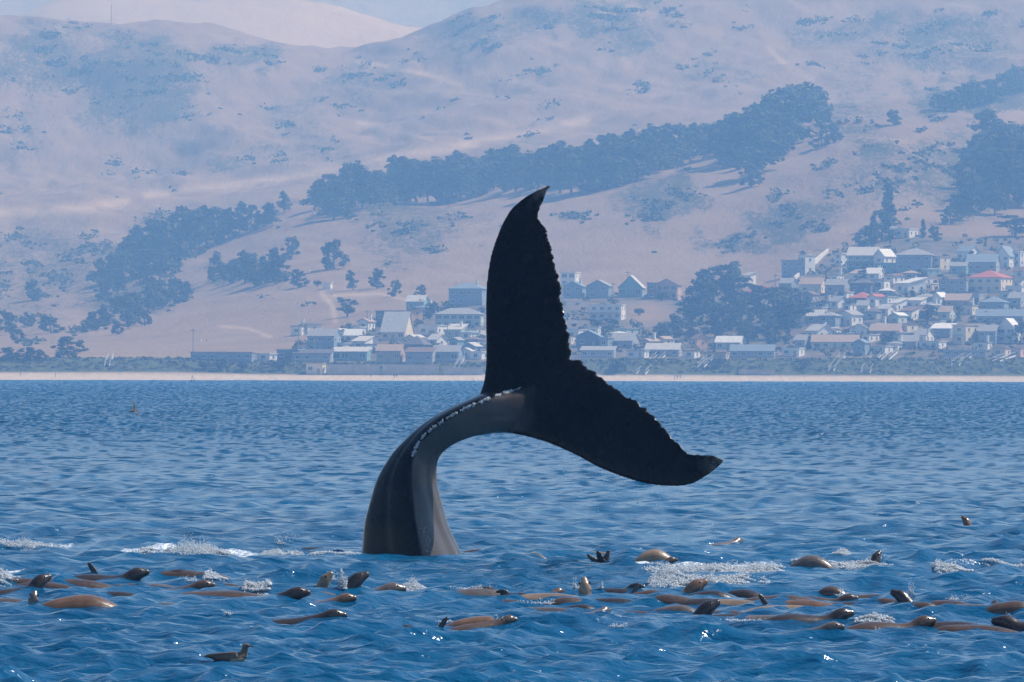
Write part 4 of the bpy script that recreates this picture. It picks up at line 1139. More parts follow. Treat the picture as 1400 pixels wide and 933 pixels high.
HOUSES = [
 # ---- left of the whale, bluff edge row
 ('long low flat roofed building alone at the left end of the town', 305, 494, 88, 11, 'flat', 'blue', 'tan', -6, 12, dict(name='beach_building', cat='building')),
 ('small bright white building right of the long low one', 365, 494, 26, 9, 'flat', 'white', 'white', -30, 5, {}),
 ('dark flat roofed house left of the gabled bluff house', 398, 494, 38, 15, 'flat', 'dark', 'grey', -18, 8, {}),
 ('wide blue grey house under a pale low gable on the bluff', 443, 482, 44, 22, 'gable', 'blue', 'grey', -15, 9, {}),
 ('low verandah house on the bluff with white posts', 428, 495, 54, 11, 'shed', 'grey', 'dark', -8, 6, dict(deck=True)),
 ('long low pale blue house with a band of windows on the bluff', 480, 494, 52, 12, 'shed', 'teal', 'pale', -10, 7, dict(big=True)),
 ('bright white cube house behind the long pale blue one', 473, 480, 24, 10, 'flat', 'white', 'white', -38, 6, {}),
 ('small white gabled house high behind the white cube', 467, 462, 16, 8, 'front', 'white', 'pale', -25, 6, {}),
 ('slim white tower house left of the big grey roof', 491, 464, 13, 16, 'flat', 'white', 'white', -30, 4, {}),
 ('white box house below the dark flat roof', 506, 481, 20, 9, 'flat', 'white', 'dark', -36, 6, {}),
 ('dark flat roofed house left of the big grey roof', 505, 471, 24, 11, 'flat', 'dark', 'dark', -15, 7, {}),
 ('house under a big pale grey gable roof with white chimney', 543, 466, 42, 12, 'gable', 'cream', 'pale', -12, 14, dict(chim=True, pitch=0.8)),
 ('dark flat block above the big grey roof', 535, 441, 42, 15, 'flat', 'dark', 'dark', -10, 8, {}),
 ('narrow orange tan tower beside the dark flat block', 567, 442, 16, 17, 'flat', 'orange', 'brown', -50, 5, {}),
 ('white balconied house right of the orange tower', 591, 460, 36, 14, 'flat', 'white', 'white', -22, 8, dict(deck=True)),
 ('long grey green house with a row of windows behind the fluke', 628, 448, 66, 18, 'hip', 'pale green', 'grey', -6, 10, dict(big=True)),
 ('tall dark blue house at the foot of the bare slope left of the fluke', 640, 419, 52, 24, 'hip', 'blue', 'blue', -12, 10, dict(chim=True)),
 ('house with a dark pyramid roof behind the bluff row', 570, 482, 36, 10, 'hip', 'dark', 'dark', -15, 10, dict(pitch=0.8)),
 ('tan balconied house on the bluff below the big grey roof', 534, 497, 38, 17, 'gable', 'tan', 'tan', -10, 8, dict(deck=True)),
 ('grey house with white deck posts on the bluff', 575, 499, 40, 16, 'shed', 'grey', 'brown', -8, 7, dict(deck=True)),
 ('long blue house with glass front on the bluff left of the fluke', 612, 496, 40, 14, 'gable', 'blue', 'grey', -10, 8, dict(deck=True, big=True)),
 ('small white gable front house on the bluff beside the fluke', 638, 491, 20, 10, 'front', 'white', 'pale', -10, 7, {}),
 ('white terrace house touching the left edge of the fluke', 656, 492, 26, 10, 'flat', 'white', 'white', -28, 6, {}),
 ('teal cottage in the middle of the left houses', 624, 476, 18, 11, 'front', 'teal', 'grey', -20, 6, {}),
 ('grey cottage with low hip roof right of the teal cottage', 648, 474, 26, 9, 'hip', 'grey', 'brown', -18, 7, {}),
 ('low white house just below the white balconied one', 598, 474, 24, 8, 'gable', 'white', 'pale', -30, 7, {}),
 ('pale house standing on the sand beside the seawall', 432, 513, 26, 15, 'flat', 'cream', 'tan', -10, 6, dict(Y0=3034.0)),
 # ---- between the flukes and the cypresses
 ('white blue two storey house half hidden by the upright fluke', 780, 392, 26, 18, 'flat', 'white', 'white', -14, 8, dict(big=True)),
 ('blue gabled house right of the upright fluke with white stack', 786, 408, 30, 16, 'front', 'blue', 'blue', -10, 9, dict(chim=True)),
 ('blue grey gabled house second right of the upright fluke', 820, 408, 34, 17, 'front', 'blue', 'grey', -10, 9, {}),
 ('glass fronted house with steep gable above the white block', 864, 407, 36, 14, 'front', 'teal', 'pale', -8, 9, dict(pitch=0.8, big=True)),
 ('brown house wing joined left of the pink gabled house', 893, 410, 16, 22, 'flat', 'brown', 'dark', -10, 6, {}),
 ('pink gabled house with white windows next to the cypresses', 914, 410, 36, 20, 'front', 'pink', 'brown', -12, 8, dict(big=True, deck=True)),
 ('small low pink ended house below the pink gabled one', 950, 418, 26, 8, 'gable', 'pink', 'brown', -35, 5, {}),
 ('white two storey block with strip windows above a bare lot', 831, 438, 48, 20, 'flat', 'white', 'white', -10, 9, dict(deck=True)),
 ('low white flat house close to the upright fluke', 787, 464, 28, 12, 'flat', 'white', 'pale', -20, 8, {}),
 ('dark gable fronted house close to the upright fluke', 806, 476, 36, 15, 'front', 'dark', 'blue', -8, 9, {}),
 ('blue cottage beside the dark gable fronted house', 830, 477, 18, 14, 'flat', 'blue', 'grey', -20, 7, {}),
 ('house with a broad grey slope roof below the bare lot', 855, 476, 38, 8, 'gable', 'grey', 'grey', -15, 10, {}),
 ('low grey house with white deck on the bluff near the notch', 818, 490, 48, 10, 'shed', 'grey', 'grey', -8, 6, dict(deck=True)),
 ('white windowed house at the head of the long stairs', 872, 490, 30, 9, 'flat', 'white', 'grey', -15, 6, {}),
 ('long pale roofed house with chimney above the long stairs', 908, 488, 50, 9, 'gable', 'grey', 'pale', -10, 8, dict(chim=True)),
 ('small white windowed house on the bluff below the cypresses', 946, 490, 22, 9, 'flat', 'white', 'brown', -20, 6, {}),
 ('little cream house at the left foot of the cypresses', 909, 473, 18, 9, 'front', 'cream', 'tan', -30, 6, {}),
 ('orange and white house under the cypresses', 957, 476, 22, 12, 'gable', 'orange', 'brown', -45, 6, {}),
 ('white edged house with pale sloping roof below the cypresses', 998, 478, 38, 8, 'gable', 'pale green', 'white', -10, 8, {}),
 ('long low blue roofed house on the bluff right of centre', 1030, 490, 62, 9, 'gable', 'blue', 'blue', -6, 8, dict(deck=True)),
 ('small white house peeking out above the cypresses', 1024, 392, 16, 14, 'shed', 'white', 'grey', -30, 6, {}),
 ('low house with dull red roof above the cypresses', 1040, 408, 30, 7, 'gable', 'grey', 'red', -20, 7, {}),
 ('flat tan retaining house on the bluff right of the green roof', 980, 492, 34, 8, 'flat', 'tan', 'tan', -12, 6, {}),
 # ---- right side, from the bluff up
 ('white porch house with posts on the bluff right of centre', 1085, 488, 30, 11, 'flat', 'white', 'white', -20, 6, dict(deck=True)),
 ('grey windowed house behind the white porch', 1098, 478, 22, 12, 'gable', 'grey', 'grey', -20, 7, {}),
 ('long low cream house with pale roof on the right bluff', 1143, 478, 66, 8, 'gable', 'cream', 'tan', -6, 9, {}),
 ('brilliant white house with chimney above the long cream one', 1121, 465, 34, 12, 'gable', 'white', 'pale', -42, 8, dict(chim=True)),
 ('blue tall house at the bluff beside two short stairs', 1178, 486, 22, 17, 'front', 'blue', 'blue', -15, 7, dict(deck=True)),
 ('low white house at the bluff right of the tall blue one', 1204, 484, 34, 9, 'flat', 'white', 'pale', -25, 7, {}),
 ('pink roofed low house in the middle of the right houses', 1213, 462, 46, 8, 'gable', 'pink', 'tan', -12, 9, {}),
 ('bright white gable wall house in the middle of the right side', 1163, 446, 32, 15, 'front', 'white', 'grey', -30, 8, {}),
 ('blue grey house left of the bright white gable', 1136, 450, 30, 18, 'hip', 'blue', 'grey', -16, 9, {}),
 ('house with a vivid red roof among the right houses', 1180, 418, 38, 10, 'hip', 'brown', 'red', -14, 10, dict(pitch=0.5)),
 ('narrow white house at the right end of the vivid red roof', 1199, 420, 12, 14, 'front', 'white', 'pink' if False else 'red', -35, 6, {}),
 ('cream house with railed deck below the white tower', 1112, 403, 36, 14, 'gable', 'cream', 'tan', -14, 9, dict(deck=True)),
 ('dark low house right of the cream decked house', 1146, 402, 34, 12, 'gable', 'grey', 'grey', -18, 8, {}),
 ('dark house with big hip roof above the red roof', 1181, 402, 36, 14, 'hip', 'dark', 'dark', -15, 10, {}),
 ('white fronted house between two dark roofs', 1205, 398, 24, 14, 'flat', 'white', 'grey', -20, 7, dict(big=True)),
 ('blue two storey house on the slope beside the white tower', 1086, 379, 34, 22, 'flat', 'blue', 'grey', -10, 9, {}),
 ('slim white tower with two dark windows on the slope', 1104, 376, 18, 26, 'flat', 'white', 'white', -40, 6, dict(name='tower_house')),
 ('tall narrow white house on the ridge left of the big pale one', 1153, 364, 18, 16, 'flat', 'white', 'white', -35, 7, {}),
 ('big pale blue house with wide roof on the upper right', 1182, 368, 46, 18, 'gable', 'teal', 'pale', -12, 12, dict(deck=True)),
 ('white house with steep white gable on the upper right', 1210, 364, 28, 14, 'front', 'white', 'white', -30, 9, dict(pitch=0.9)),
 ('topmost white house with canopy under the spire tree', 1240, 326, 30, 12, 'flat', 'white', 'white', -28, 8, {}),
 ('topmost small cream house left of the white canopy', 1224, 326, 14, 10, 'gable', 'cream', 'grey', -35, 6, {}),
 ('long grey blue house below the topmost ones', 1252, 371, 52, 22, 'hip', 'blue', 'grey', -8, 11, {}),
 ('cream square tower house at the end of the long grey one', 1288, 370, 22, 18, 'flat', 'cream', 'pink' if False else 'tan', -35, 7, {}),
 ('white slanting house lit along its side on the middle right', 1247, 402, 36, 14, 'shed', 'white', 'white', -48, 9, {}),
 ('small cube house right of the white slanting one', 1266, 392, 12, 12, 'flat', 'white', 'tan', -40, 5, {}),
 ('white house bits with blue roof high on the right', 1324, 358, 30, 13, 'gable', 'white', 'blue', -30, 8, {}),
 ('wide blue roofed house high on the right', 1345, 374, 46, 15, 'gable', 'grey', 'blue', -10, 11, {}),
 ('white house with sharp pointed gable high on the right', 1376, 367, 30, 16, 'front', 'white', 'blue', -22, 9, dict(pitch=1.0)),
 ('white house cut by the right edge high on the slope', 1397, 366, 20, 20, 'flat', 'white', 'white', -30, 8, {}),
 ('grey flat roofed block left of the red roofed apartment', 1305, 401, 42, 18, 'flat', 'grey', 'tan', -8, 10, {}),
 ('tan apartment block with long red roof on the right', 1355, 400, 60, 20, 'hip', 'cream', 'red', -20, 14, dict(pitch=0.4, name='apartment_block', cat='apartment block')),
 ('small white pointed house below the grey flat block', 1286, 420, 18, 14, 'front', 'white', 'white', -25, 7, dict(pitch=0.8)),
 ('low tan roofed house right of the small white pointed one', 1312, 420, 38, 8, 'gable', 'tan', 'tan', -10, 9, {}),
 ('blue house below the tan apartment block', 1360, 428, 40, 14, 'hip', 'blue', 'blue', -12, 10, {}),
 ('grey house cut by the right edge below the apartment block', 1392, 420, 26, 12, 'gable', 'grey', 'grey', -20, 8, {}),
 ('pale green gable house left of the dark garden trees', 1229, 447, 22, 15, 'front', 'pale green', 'white', -28, 7, {}),
 ('house with a wide white eave in the lower right', 1290, 462, 34, 12, 'shed', 'blue', 'white', -16, 8, {}),
 ('cream three storey flat block with dark windows at lower right', 1321, 472, 34, 26, 'flat', 'cream', 'pale', -32, 9, dict(name='flat_block', cat='apartment block', deck=True)),
 ('blue house right of the cream three storey block', 1353, 472, 30, 18, 'gable', 'blue', 'grey', -14, 8, {}),
 ('white house with bold white gable near the right edge', 1381, 470, 34, 20, 'front', 'white', 'white', -18, 9, dict(pitch=0.85, deck=True, big=True)),
 ('low white bungalow on the right bluff', 1276, 478, 36, 10, 'flat', 'white', 'pale', -24, 7, {}),
 ('grey cottage left of the low white bungalow', 1245, 478, 30, 10, 'gable', 'grey', 'grey', -14, 8, {}),
 ('cream garage house on the bluff near the right edge', 1370, 488, 28, 11, 'flat', 'cream', 'tan', -22, 7, {}),
 ('pink house on the bluff cut by the right edge', 1394, 489, 22, 12, 'flat', 'pink', 'tan', -22, 7, {}),
 ('long blue roofed house across the lower right slope', 1368, 442, 66, 9, 'gable', 'grey', 'blue', -5, 9, {}),
 ('long low house along the right bluff edge with deck', 1320, 489, 60, 8, 'flat', 'blue', 'pale', -6, 6, dict(deck=True)),
 ('grey house in the gap left of the pale green gable', 1193, 438, 26, 11, 'hip', 'grey', 'dark', -16, 8, {}),
 ('brown house behind the pale green gable', 1262, 436, 30, 10, 'hip', 'brown', 'brown', -14, 8, {}),
 ('small white house under the dark hip roofs on the right', 1148, 422, 24, 9, 'gable', 'white', 'grey', -36, 7, {}),
 ('grey cottage with white corner below the cream decked house', 1110, 424, 28, 10, 'hip', 'grey', 'dark', -22, 8, {}),
 ('blue cottage below the blue two storey house', 1078, 398, 24, 10, 'gable', 'blue', 'grey', -20, 7, {}),
 ('grey hip roofed house between the cube and the grey flat block', 1268, 418, 30, 11, 'hip', 'grey', 'grey', -14, 8, {}),
]

def stairs(px0, row0, px1, row1, label, w=1.6, mat=None):
    """a flight down the bluff from the top (px0,row0) to the sand (px1,row1)"""
    a = on_land(px0, row0, 3036.0, 3300.0); b = on_land(px1, row1, 3020.0, 3300.0)
    a = a + Vector((0, 0, 0.9)); b = b + Vector((0, -0.5, 0.5))
    root = empty('beach_stairs', b)
    d = a - b
    hd = Vector((d.x, d.y, 0)).normalized(); sd = Vector((-hd.y, hd.x, 0))
    for s in (-1, 1):
        m = MB()
        o = sd * (w / 2 * s)
        q = sd * (0.08 * s)
        vs_ = []
        for pt in (Vector((0, 0, 0)), d):
            for dz in (-0.45, 0.12):
                vs_ += [pt + o + Vector((0, 0, dz)), pt + o + q + Vector((0, 0, dz))]
        m.add(vs_, [(0, 1, 3, 2), (4, 6, 7, 5), (0, 4, 5, 1), (2, 3, 7, 6), (0, 2, 6, 4), (1, 5, 7, 3)])
        m.build('stringer', M_TRIM, root)
        m = MB()
        n = 7
        for k in range(n + 1):
            pt = d * (k / n) + o + q * 0.5
            m.tube(pt + Vector((0, 0, 0.13)), pt + Vector((0, 0, 1.05)), 0.05, 0.05, 4)
        m.tube(o + q * .5 + Vector((0, 0, 1.1)), d + o + q * .5 + Vector((0, 0, 1.1)), 0.06, 0.06, 4)
        m.build('handrail', M_TRIM, root)
    n = max(8, int(abs(d.z) / 0.19))
    tread = MB(); tread.box(-w/2 + 0.02, w/2 - 0.02, -0.24, 0.24, -0.04, 0.04)
    tm = tread.mesh('tread'); tm.materials.append(M_WOOD)
    rz = math.atan2(sd.y, sd.x)
    for k in range(n):
        o = mesh_obj('tread', tm, None, root)
        o.location = d * ((k + 0.5) / n)
        o.rotation_euler = (0, 0, rz)
    tag(root, label, 'stairs', 'stairs down the bluff')

def seawall(px0, px1, row, hpx, label, mat=None):
    a = on_land(px0, row, 3030.0, 3060.0); b = on_land(px1, row, 3030.0, 3060.0)
    y = min(a.y, b.y) - 0.3
    root = empty('seawall', ((a.x + b.x) / 2, y, min(a.z, b.z)))
    L = b.x - a.x; h = hpx * y / FPX
    n = max(2, int(L / 9))
    for k in range(n):
        m = MB(); m.box(-L/2 + L*k/n + 0.06, -L/2 + L*(k+1)/n - 0.06, -0.3 - 0.06 * (k % 2), 2.5, -1.5, h - 0.12 * (k % 3))
        m.build('wall_panel', mat or M_CONC, root)
    m = MB(); m.box(-L/2, L/2, -0.5, 2.6, h + 0.003, h + 0.22)
    m.build('coping', mat or M_CONC, root)
    tag(root, label, 'wall', 'seawalls along the beach')

def pole(px, row, hpx, label, lamp=False):
    p = on_land(px, row, 3040.0)
    root = empty('utility_pole', p)
    h = hpx * p.y / FPX
    m = MB(); m.tube((0, 0, -1), (0, 0, h), 0.20, 0.14, 8)
    m.build('shaft', M_WOOD, root)
    if lamp:
        m = MB(); m.tube((0, 0, h - 0.2), (1.8, 0, h + 0.5), 0.07, 0.06, 6); m.build('lamp_arm', M_DARKM, root)
        m = MB(); m.box(1.5, 2.3, -0.2, 0.2, h + 0.38, h + 0.56); m.build('lamp_head', M_DARKM, root)
    else:
        m = MB(); m.box(-1.2, 1.2, -0.10, 0.10, h - 0.9, h - 0.68); m.build('crossarm', M_WOOD, root)
        for x in (-1.05, -0.4, 0.4, 1.05):
            m = MB(); m.tube((x, 0, h - 0.675), (x, 0, h - 0.42), 0.06, 0.05, 6); m.build('insulator', M_TRIM, root)
    tag(root, label, 'pole', 'poles in the town')

def fillers():
    """smaller houses in the gaps, each described by the neighbour it stands beside"""
    g = random.Random(5)
    boxes = [(h[1] - h[3] / 2, h[1] + h[3] / 2, h[2] - h[4] * 1.5, h[2]) for h in HOUSES]
    named = [(h[1], h[2] - h[4] * 0.6, h[0]) for h in HOUSES]
    used = set(); out = []
    zones = [((405, 655, 452, 486), 10), ((775, 905, 440, 480), 5), ((1070, 1398, 352, 482), 46), ((560, 660, 425, 470), 4)]
    for (x0, x1, r0, r1), want in zones:
        got = 0
        for _ in range(2500):
            if got >= want: break
            px = g.uniform(x0, x1); row = g.uniform(r0, r1); w = g.uniform(16, 30); h = g.uniform(7, 13)
            if px > 1060 and row < 392 - (px - 1070) * 0.35 + 20: continue
            if abs(px - 885) < 45 and abs(row - 430) < 20: continue
            if 1000 < px < 1100 and row > 380: continue
            b = (px - w / 2, px + w / 2, row - h * 1.5, row)
            ov = max((max(0, min(b[1], c[1]) - max(b[0], c[0])) * max(0, min(b[3], c[3]) - max(b[2], c[2]))) / ((b[1] - b[0]) * (b[3] - b[2])) for c in boxes)
            if ov > 0.36: continue
            roof = g.choice(['gable', 'hip', 'front', 'flat', 'flat', 'shed']); wall = g.choice(['white', 'white', 'white', 'white', 'cream', 'cream', 'grey', 'blue', 'tan', 'teal', 'pale green']); rc = g.choice(['grey', 'dark', 'brown', 'pale', 'pale', 'tan', 'white', 'grey', 'blue'])
            named_s = sorted(named, key=lambda q: (q[0] - px) ** 2 + ((q[1] - row + h * .6) * 1.3) ** 2)
            lb = None
            for q in named_s[:5]:
                dx, dy = px - q[0], (row - h * .6) - q[1]
                rel = ('right of' if dx > 0 else 'left of') if abs(dx) > abs(dy) else ('below' if dy > 0 else 'above')
                short = q[2].split(' with ')[0].split(' beside ')[0].split(' below ')[0].split(' right of ')[0].split(' left of ')[0].split(' above ')[0].split(' under ')[0]
                for cand in (short, q[2]):
                    key = (rel, cand)
                    if key in used or sum(1 for n_ in named if cand in n_[2]) > 1: continue
                    t_ = 'small %s house %s the %s' % (wall, rel, cand)
                    if len(t_.split()) <= 16: lb = t_; used.add(key); break
                if lb: break
            if not lb: continue
            boxes.append(b)
            out.append((lb, px, row, w, h, roof, wall, rc, -g.uniform(8, 42), g.uniform(5, 9), dict(chim=g.random() < .25, deck=g.random() < .25)))
            got += 1
    return out

def make_town():
    HOUSES.extend(fillers())
    for (lb, px, row, wpx, hpx, roof, wall, rc, rot, d, kw) in HOUSES:
        house(px, row, wpx, hpx, roof, wall, rc, rot, d, lb, 'houses of the hillside town', **kw)
    # shed on the bare slope
    house(448, 396, 13, 6, 'flat', 'white', 'white', -12, 4, 'small pale shed alone on the bare tan slope', None, win=False, name='shed', cat='shed')
    stairs(906, 487, 876, 513, 'long pale stairs down the bluff right of the lower fluke', 3.0)
    stairs(633, 490, 623, 510, 'pale stairs down the bluff just left of the fluke', 1.6)
    stairs(1198, 489, 1183, 512, 'wide wooden stairs below the tall blue bluff house', 3.0)
    stairs(1222, 485, 1210, 495, 'short wooden stairs just right of the tall blue bluff house', 2.6)
    stairs(1333, 484, 1306, 503, 'long wooden stairs on the bluff below the cream block', 2.6)
    stairs(1394, 486, 1362, 497, 'wooden stairs under the pink house at the right edge', 2.6)
    stairs(1152, 490, 1136, 510, 'grey stairs down the bluff below the long cream house', 1.8)
    stairs(152, 490, 146, 502, 'small stairs down the bare bluff on the left', 1.6)
    stairs(971, 493, 958, 505, 'pale ramp like stairs below the cypress bluff', 2.2)
    seawall(446, 520, 513, 13, 'left long pale concrete seawall behind the beach')
    seawall(523, 600, 513, 13, 'long pale concrete seawall with people in front')
    seawall(604, 660, 513, 9, 'low concrete seawall ending at the fluke')
    seawall(1010, 1060, 513, 6, 'low concrete seawall under the dark cypress bluff')
    for x, r, h, lb, la in ((264, 489, 40, 'bare pole left of the long low building', False), (408, 489, 44, 'street lamp pole above the dark flat house', True), (575, 440, 32, 'pole rising beside the orange tower', False), (838, 408, 22, 'thin pole between the two blue gabled houses', False),
                            (858, 400, 30, 'thin pole above the glass fronted house', False), (502, 446, 22, 'pole left of the dark flat block', False), (612, 468, 26, 'pole left of the teal cottage', False), (1394, 380, 44, 'tall white pole at the right edge', False), (1168, 470, 24, 'pole behind the long cream house', False),
                            (1268, 476, 30, 'pole behind the low white bungalow', False), (430, 488, 24, 'pole in front of the wide blue house', False), (930, 478, 16, 'pole at the end of the long pale roof', False), (1060, 400, 26, 'pole left of the blue two storey house', False)):
        pole(x, r, h, lb, la)
    # white retaining wall running up the slope beside the tower house
    a = on_land(1086, 384); b = on_land(1132, 345)
    root = empty('retaining_wall', a)
    d = b - a
    n = 7
    for k in range(n):
        m = MB(); p0 = d * (k / n); p1 = d * ((k + 1) / n - 0.006)
        q = Vector((-d.y, d.x, 0)).normalized() * 0.35
        vs_ = []
        for p in (p0, p1):
            for z in (-2.0, 1.3):
                vs_ += [p - q + Vector((0, 0, z)), p + q + Vector((0, 0, z))]
        m.add(vs_, [(0, 1, 3, 2), (4, 6, 7, 5), (0, 4, 5, 1), (2, 3, 7, 6), (0, 2, 6, 4), (1, 5, 7, 3)])
        m.build('wall_panel', M_TRIM, root)
    tag(root, 'white retaining wall slanting up the slope beside the tower house', 'wall')
    # mast on the left hilltop
    p = on_land(152, 30, 5300.0, 5700.0)
    root = empty('radio_mast', p)
    h = 34 * p.y / FPX
    m = MB()
    for k in range(3):
        t = 2.094 * k
        m.tube((math.cos(t) * .5, math.sin(t) * .5, -1), (math.cos(t) * .15, math.sin(t) * .15, h), 0.09, 0.07, 5)
    m.build('lattice_leg', M_DARKM, root)
    m = MB()
    for k in range(12):
        z = h * k / 12.0; r0 = 0.5 - 0.35 * k / 12.0
        for j in range(3):
            t = 2.094 * j; t2 = 2.094 * (j + 1)
            m.tube((math.cos(t) * r0, math.sin(t) * r0, z), (math.cos(t2) * r0, math.sin(t2) * r0, z + h / 12), 0.04, 0.04, 4)
    m.build('brace', M_DARKM, root)
    m = MB(); m.tube((0, 0, h * .98), (0, 0, h + 3), 0.05, 0.03, 5); m.build('antenna', M_DARKM, root)
    tag(root, 'thin radio mast on the crest of the left hill', 'mast')
make_town()
# ------------------------------------------------------------------ sea lions
def loft(spine, K=16, up=(0, 1)):
    """spine of (x, z, ry, rz) in the upright plane"""
    S = catmull(np.array(spine, float), max(24, len(spine) * 5))
    V = []
    T = np.gradient(S[:, :2], axis=0)
    T /= np.linalg.norm(T, axis=1)[:, None]
    th = np.linspace(0, 2 * np.pi, K, endpoint=False)
    for (x, z, ry, rz), (tx, tz) in zip(S, T):
        for t in th:
            V.append((x - tz * rz * math.sin(t), ry * math.cos(t), z + tx * rz * math.sin(t)))
    return V, tube_faces(len(S), K)

def flipper(root, tip, chord, thick, bend=(0, 0, 0), axis=(1, 0, 0)):
    root = Vector(root); tip = Vector(tip); b = Vector(bend)
    ax = Vector(axis)
    d = (tip - root)
    ax = (ax - d * (ax.dot(d) / d.length_squared)).normalized()
    nn = d.cross(ax).normalized()
    V = []; n = 12; K = 12
    for i in range(n):
        t = i / (n - 1)
        c = root + d * t + b * (4 * t * (1 - t))
        w = chord * (1 - 0.55 * t ** 1.6) * (1 if i < n - 1 else 0.6)
        h = thick * (1 - 0.5 * t)
        for k in range(K):
            a = 2 * math.pi * k / K
            V.append(tuple(c + ax * (w * 0.5 * math.cos(a)) + nn * (h * math.sin(a))))
    return V, tube_faces(n, K)

def head_spine(x, z, ang, s=1.0):
    """neck to nose from a point, pointing up by ang"""
    c, n = math.cos(ang), math.sin(ang)
    out = []
    for d, k, r in ((0.0, 0, .105), (0.09, .018, .100), (0.16, .018, .088), (0.215, .0, .062), (0.265, -.012, .047), (0.295, -.018, .030)):
        d *= s; k *= s
        out.append((x + c * d - n * k, z + n * d + c * k, r * s, r * s * 0.95))
    return out, (x + c * .185 * s - n * .045 * s, z + n * .185 * s + c * .045 * s), (x + c * .10 * s - n * .06 * s, z + n * .10 * s + c * .06 * s)

POSES = {}
def make_pose(name, spine, head=None, extra=(), flip=True):
    V, F = [], []
    def put(vf):
        n = len(V); V.extend(vf[0]); F.extend([tuple(i + n for i in f) for f in vf[1]])
    eyes = []
    if head:
        hs, eye, ear = head_spine(*head)
        spine = list(spine) + hs
        for sgn in (-1, 1):
            put(flipper((ear[0], sgn * .075, ear[1] - .01), (ear[0] - .035, sgn * .115, ear[1] - .045), 0.024, 0.010))
        eyes = [(eye[0], s_ * 0.060, eye[1]) for s_ in (-1, 1)]
    put(loft(spine))
    if flip:
        mid = spine[len(spine) // 2 - (2 if head else 0)]
        for sgn in (-1, 1):
            put(flipper((mid[0] + .1, sgn * mid[2] * .8, mid[1] - .05), (mid[0] - .25, sgn * (mid[2] + .32), mid[1] - .22), .20, .028))
        t = spine[0]
        for sgn in (-1, 1):
            put(flipper((t[0] + .03, sgn * .03, t[1]), (t[0] - .28, sgn * .14, t[1] - .04), .13, .02, axis=(0, 1, 0)))
    for e in extra: put(flipper(*e))
    me = np_mesh(name, V, F)
    bm = bmesh.new(); bm.from_mesh(me); bmesh.ops.recalc_face_normals(bm, faces=bm.faces); bm.to_mesh(me); bm.free()
    me = remesh(me, 0.018, 3, 0.5)
    me.name = name
    me.materials.append(M_FUR)
    POSES[name] = (me, eyes)

def fur_mat():
    t = NT('wet_sea_lion_fur')
    c = t.new('ShaderNodeObjectInfo').outputs['Color']
    co = t.coord('Object')
    n = t.noise(5.0, 5, 0.65, co)
    n2 = t.noise(40.0, 3, 0.6, t.coord('Object', (0.4, 1, 1)))
    d = t.mix(t.ramp(n, [(0.35, G(0.0)), (0.7, G(0.45))]), c, (0.02, 0.016, 0.014, 1))
    t.set(Base_Color=d, Roughness=t.ramp(n2, [(0.3, G(0.22)), (0.7, G(0.42))]))
    t.b.inputs['Coat Weight'].default_value = 0.22
    t.b.inputs['Coat Roughness'].default_value = 0.12
    t.bump(n2, 0.25, 0.008)
    return t.m
M_FUR = fur_mat()
M_EYE = paint('wet_black_eye', (0.006, 0.005, 0.005, 1), 0.08, 0.1, 5)

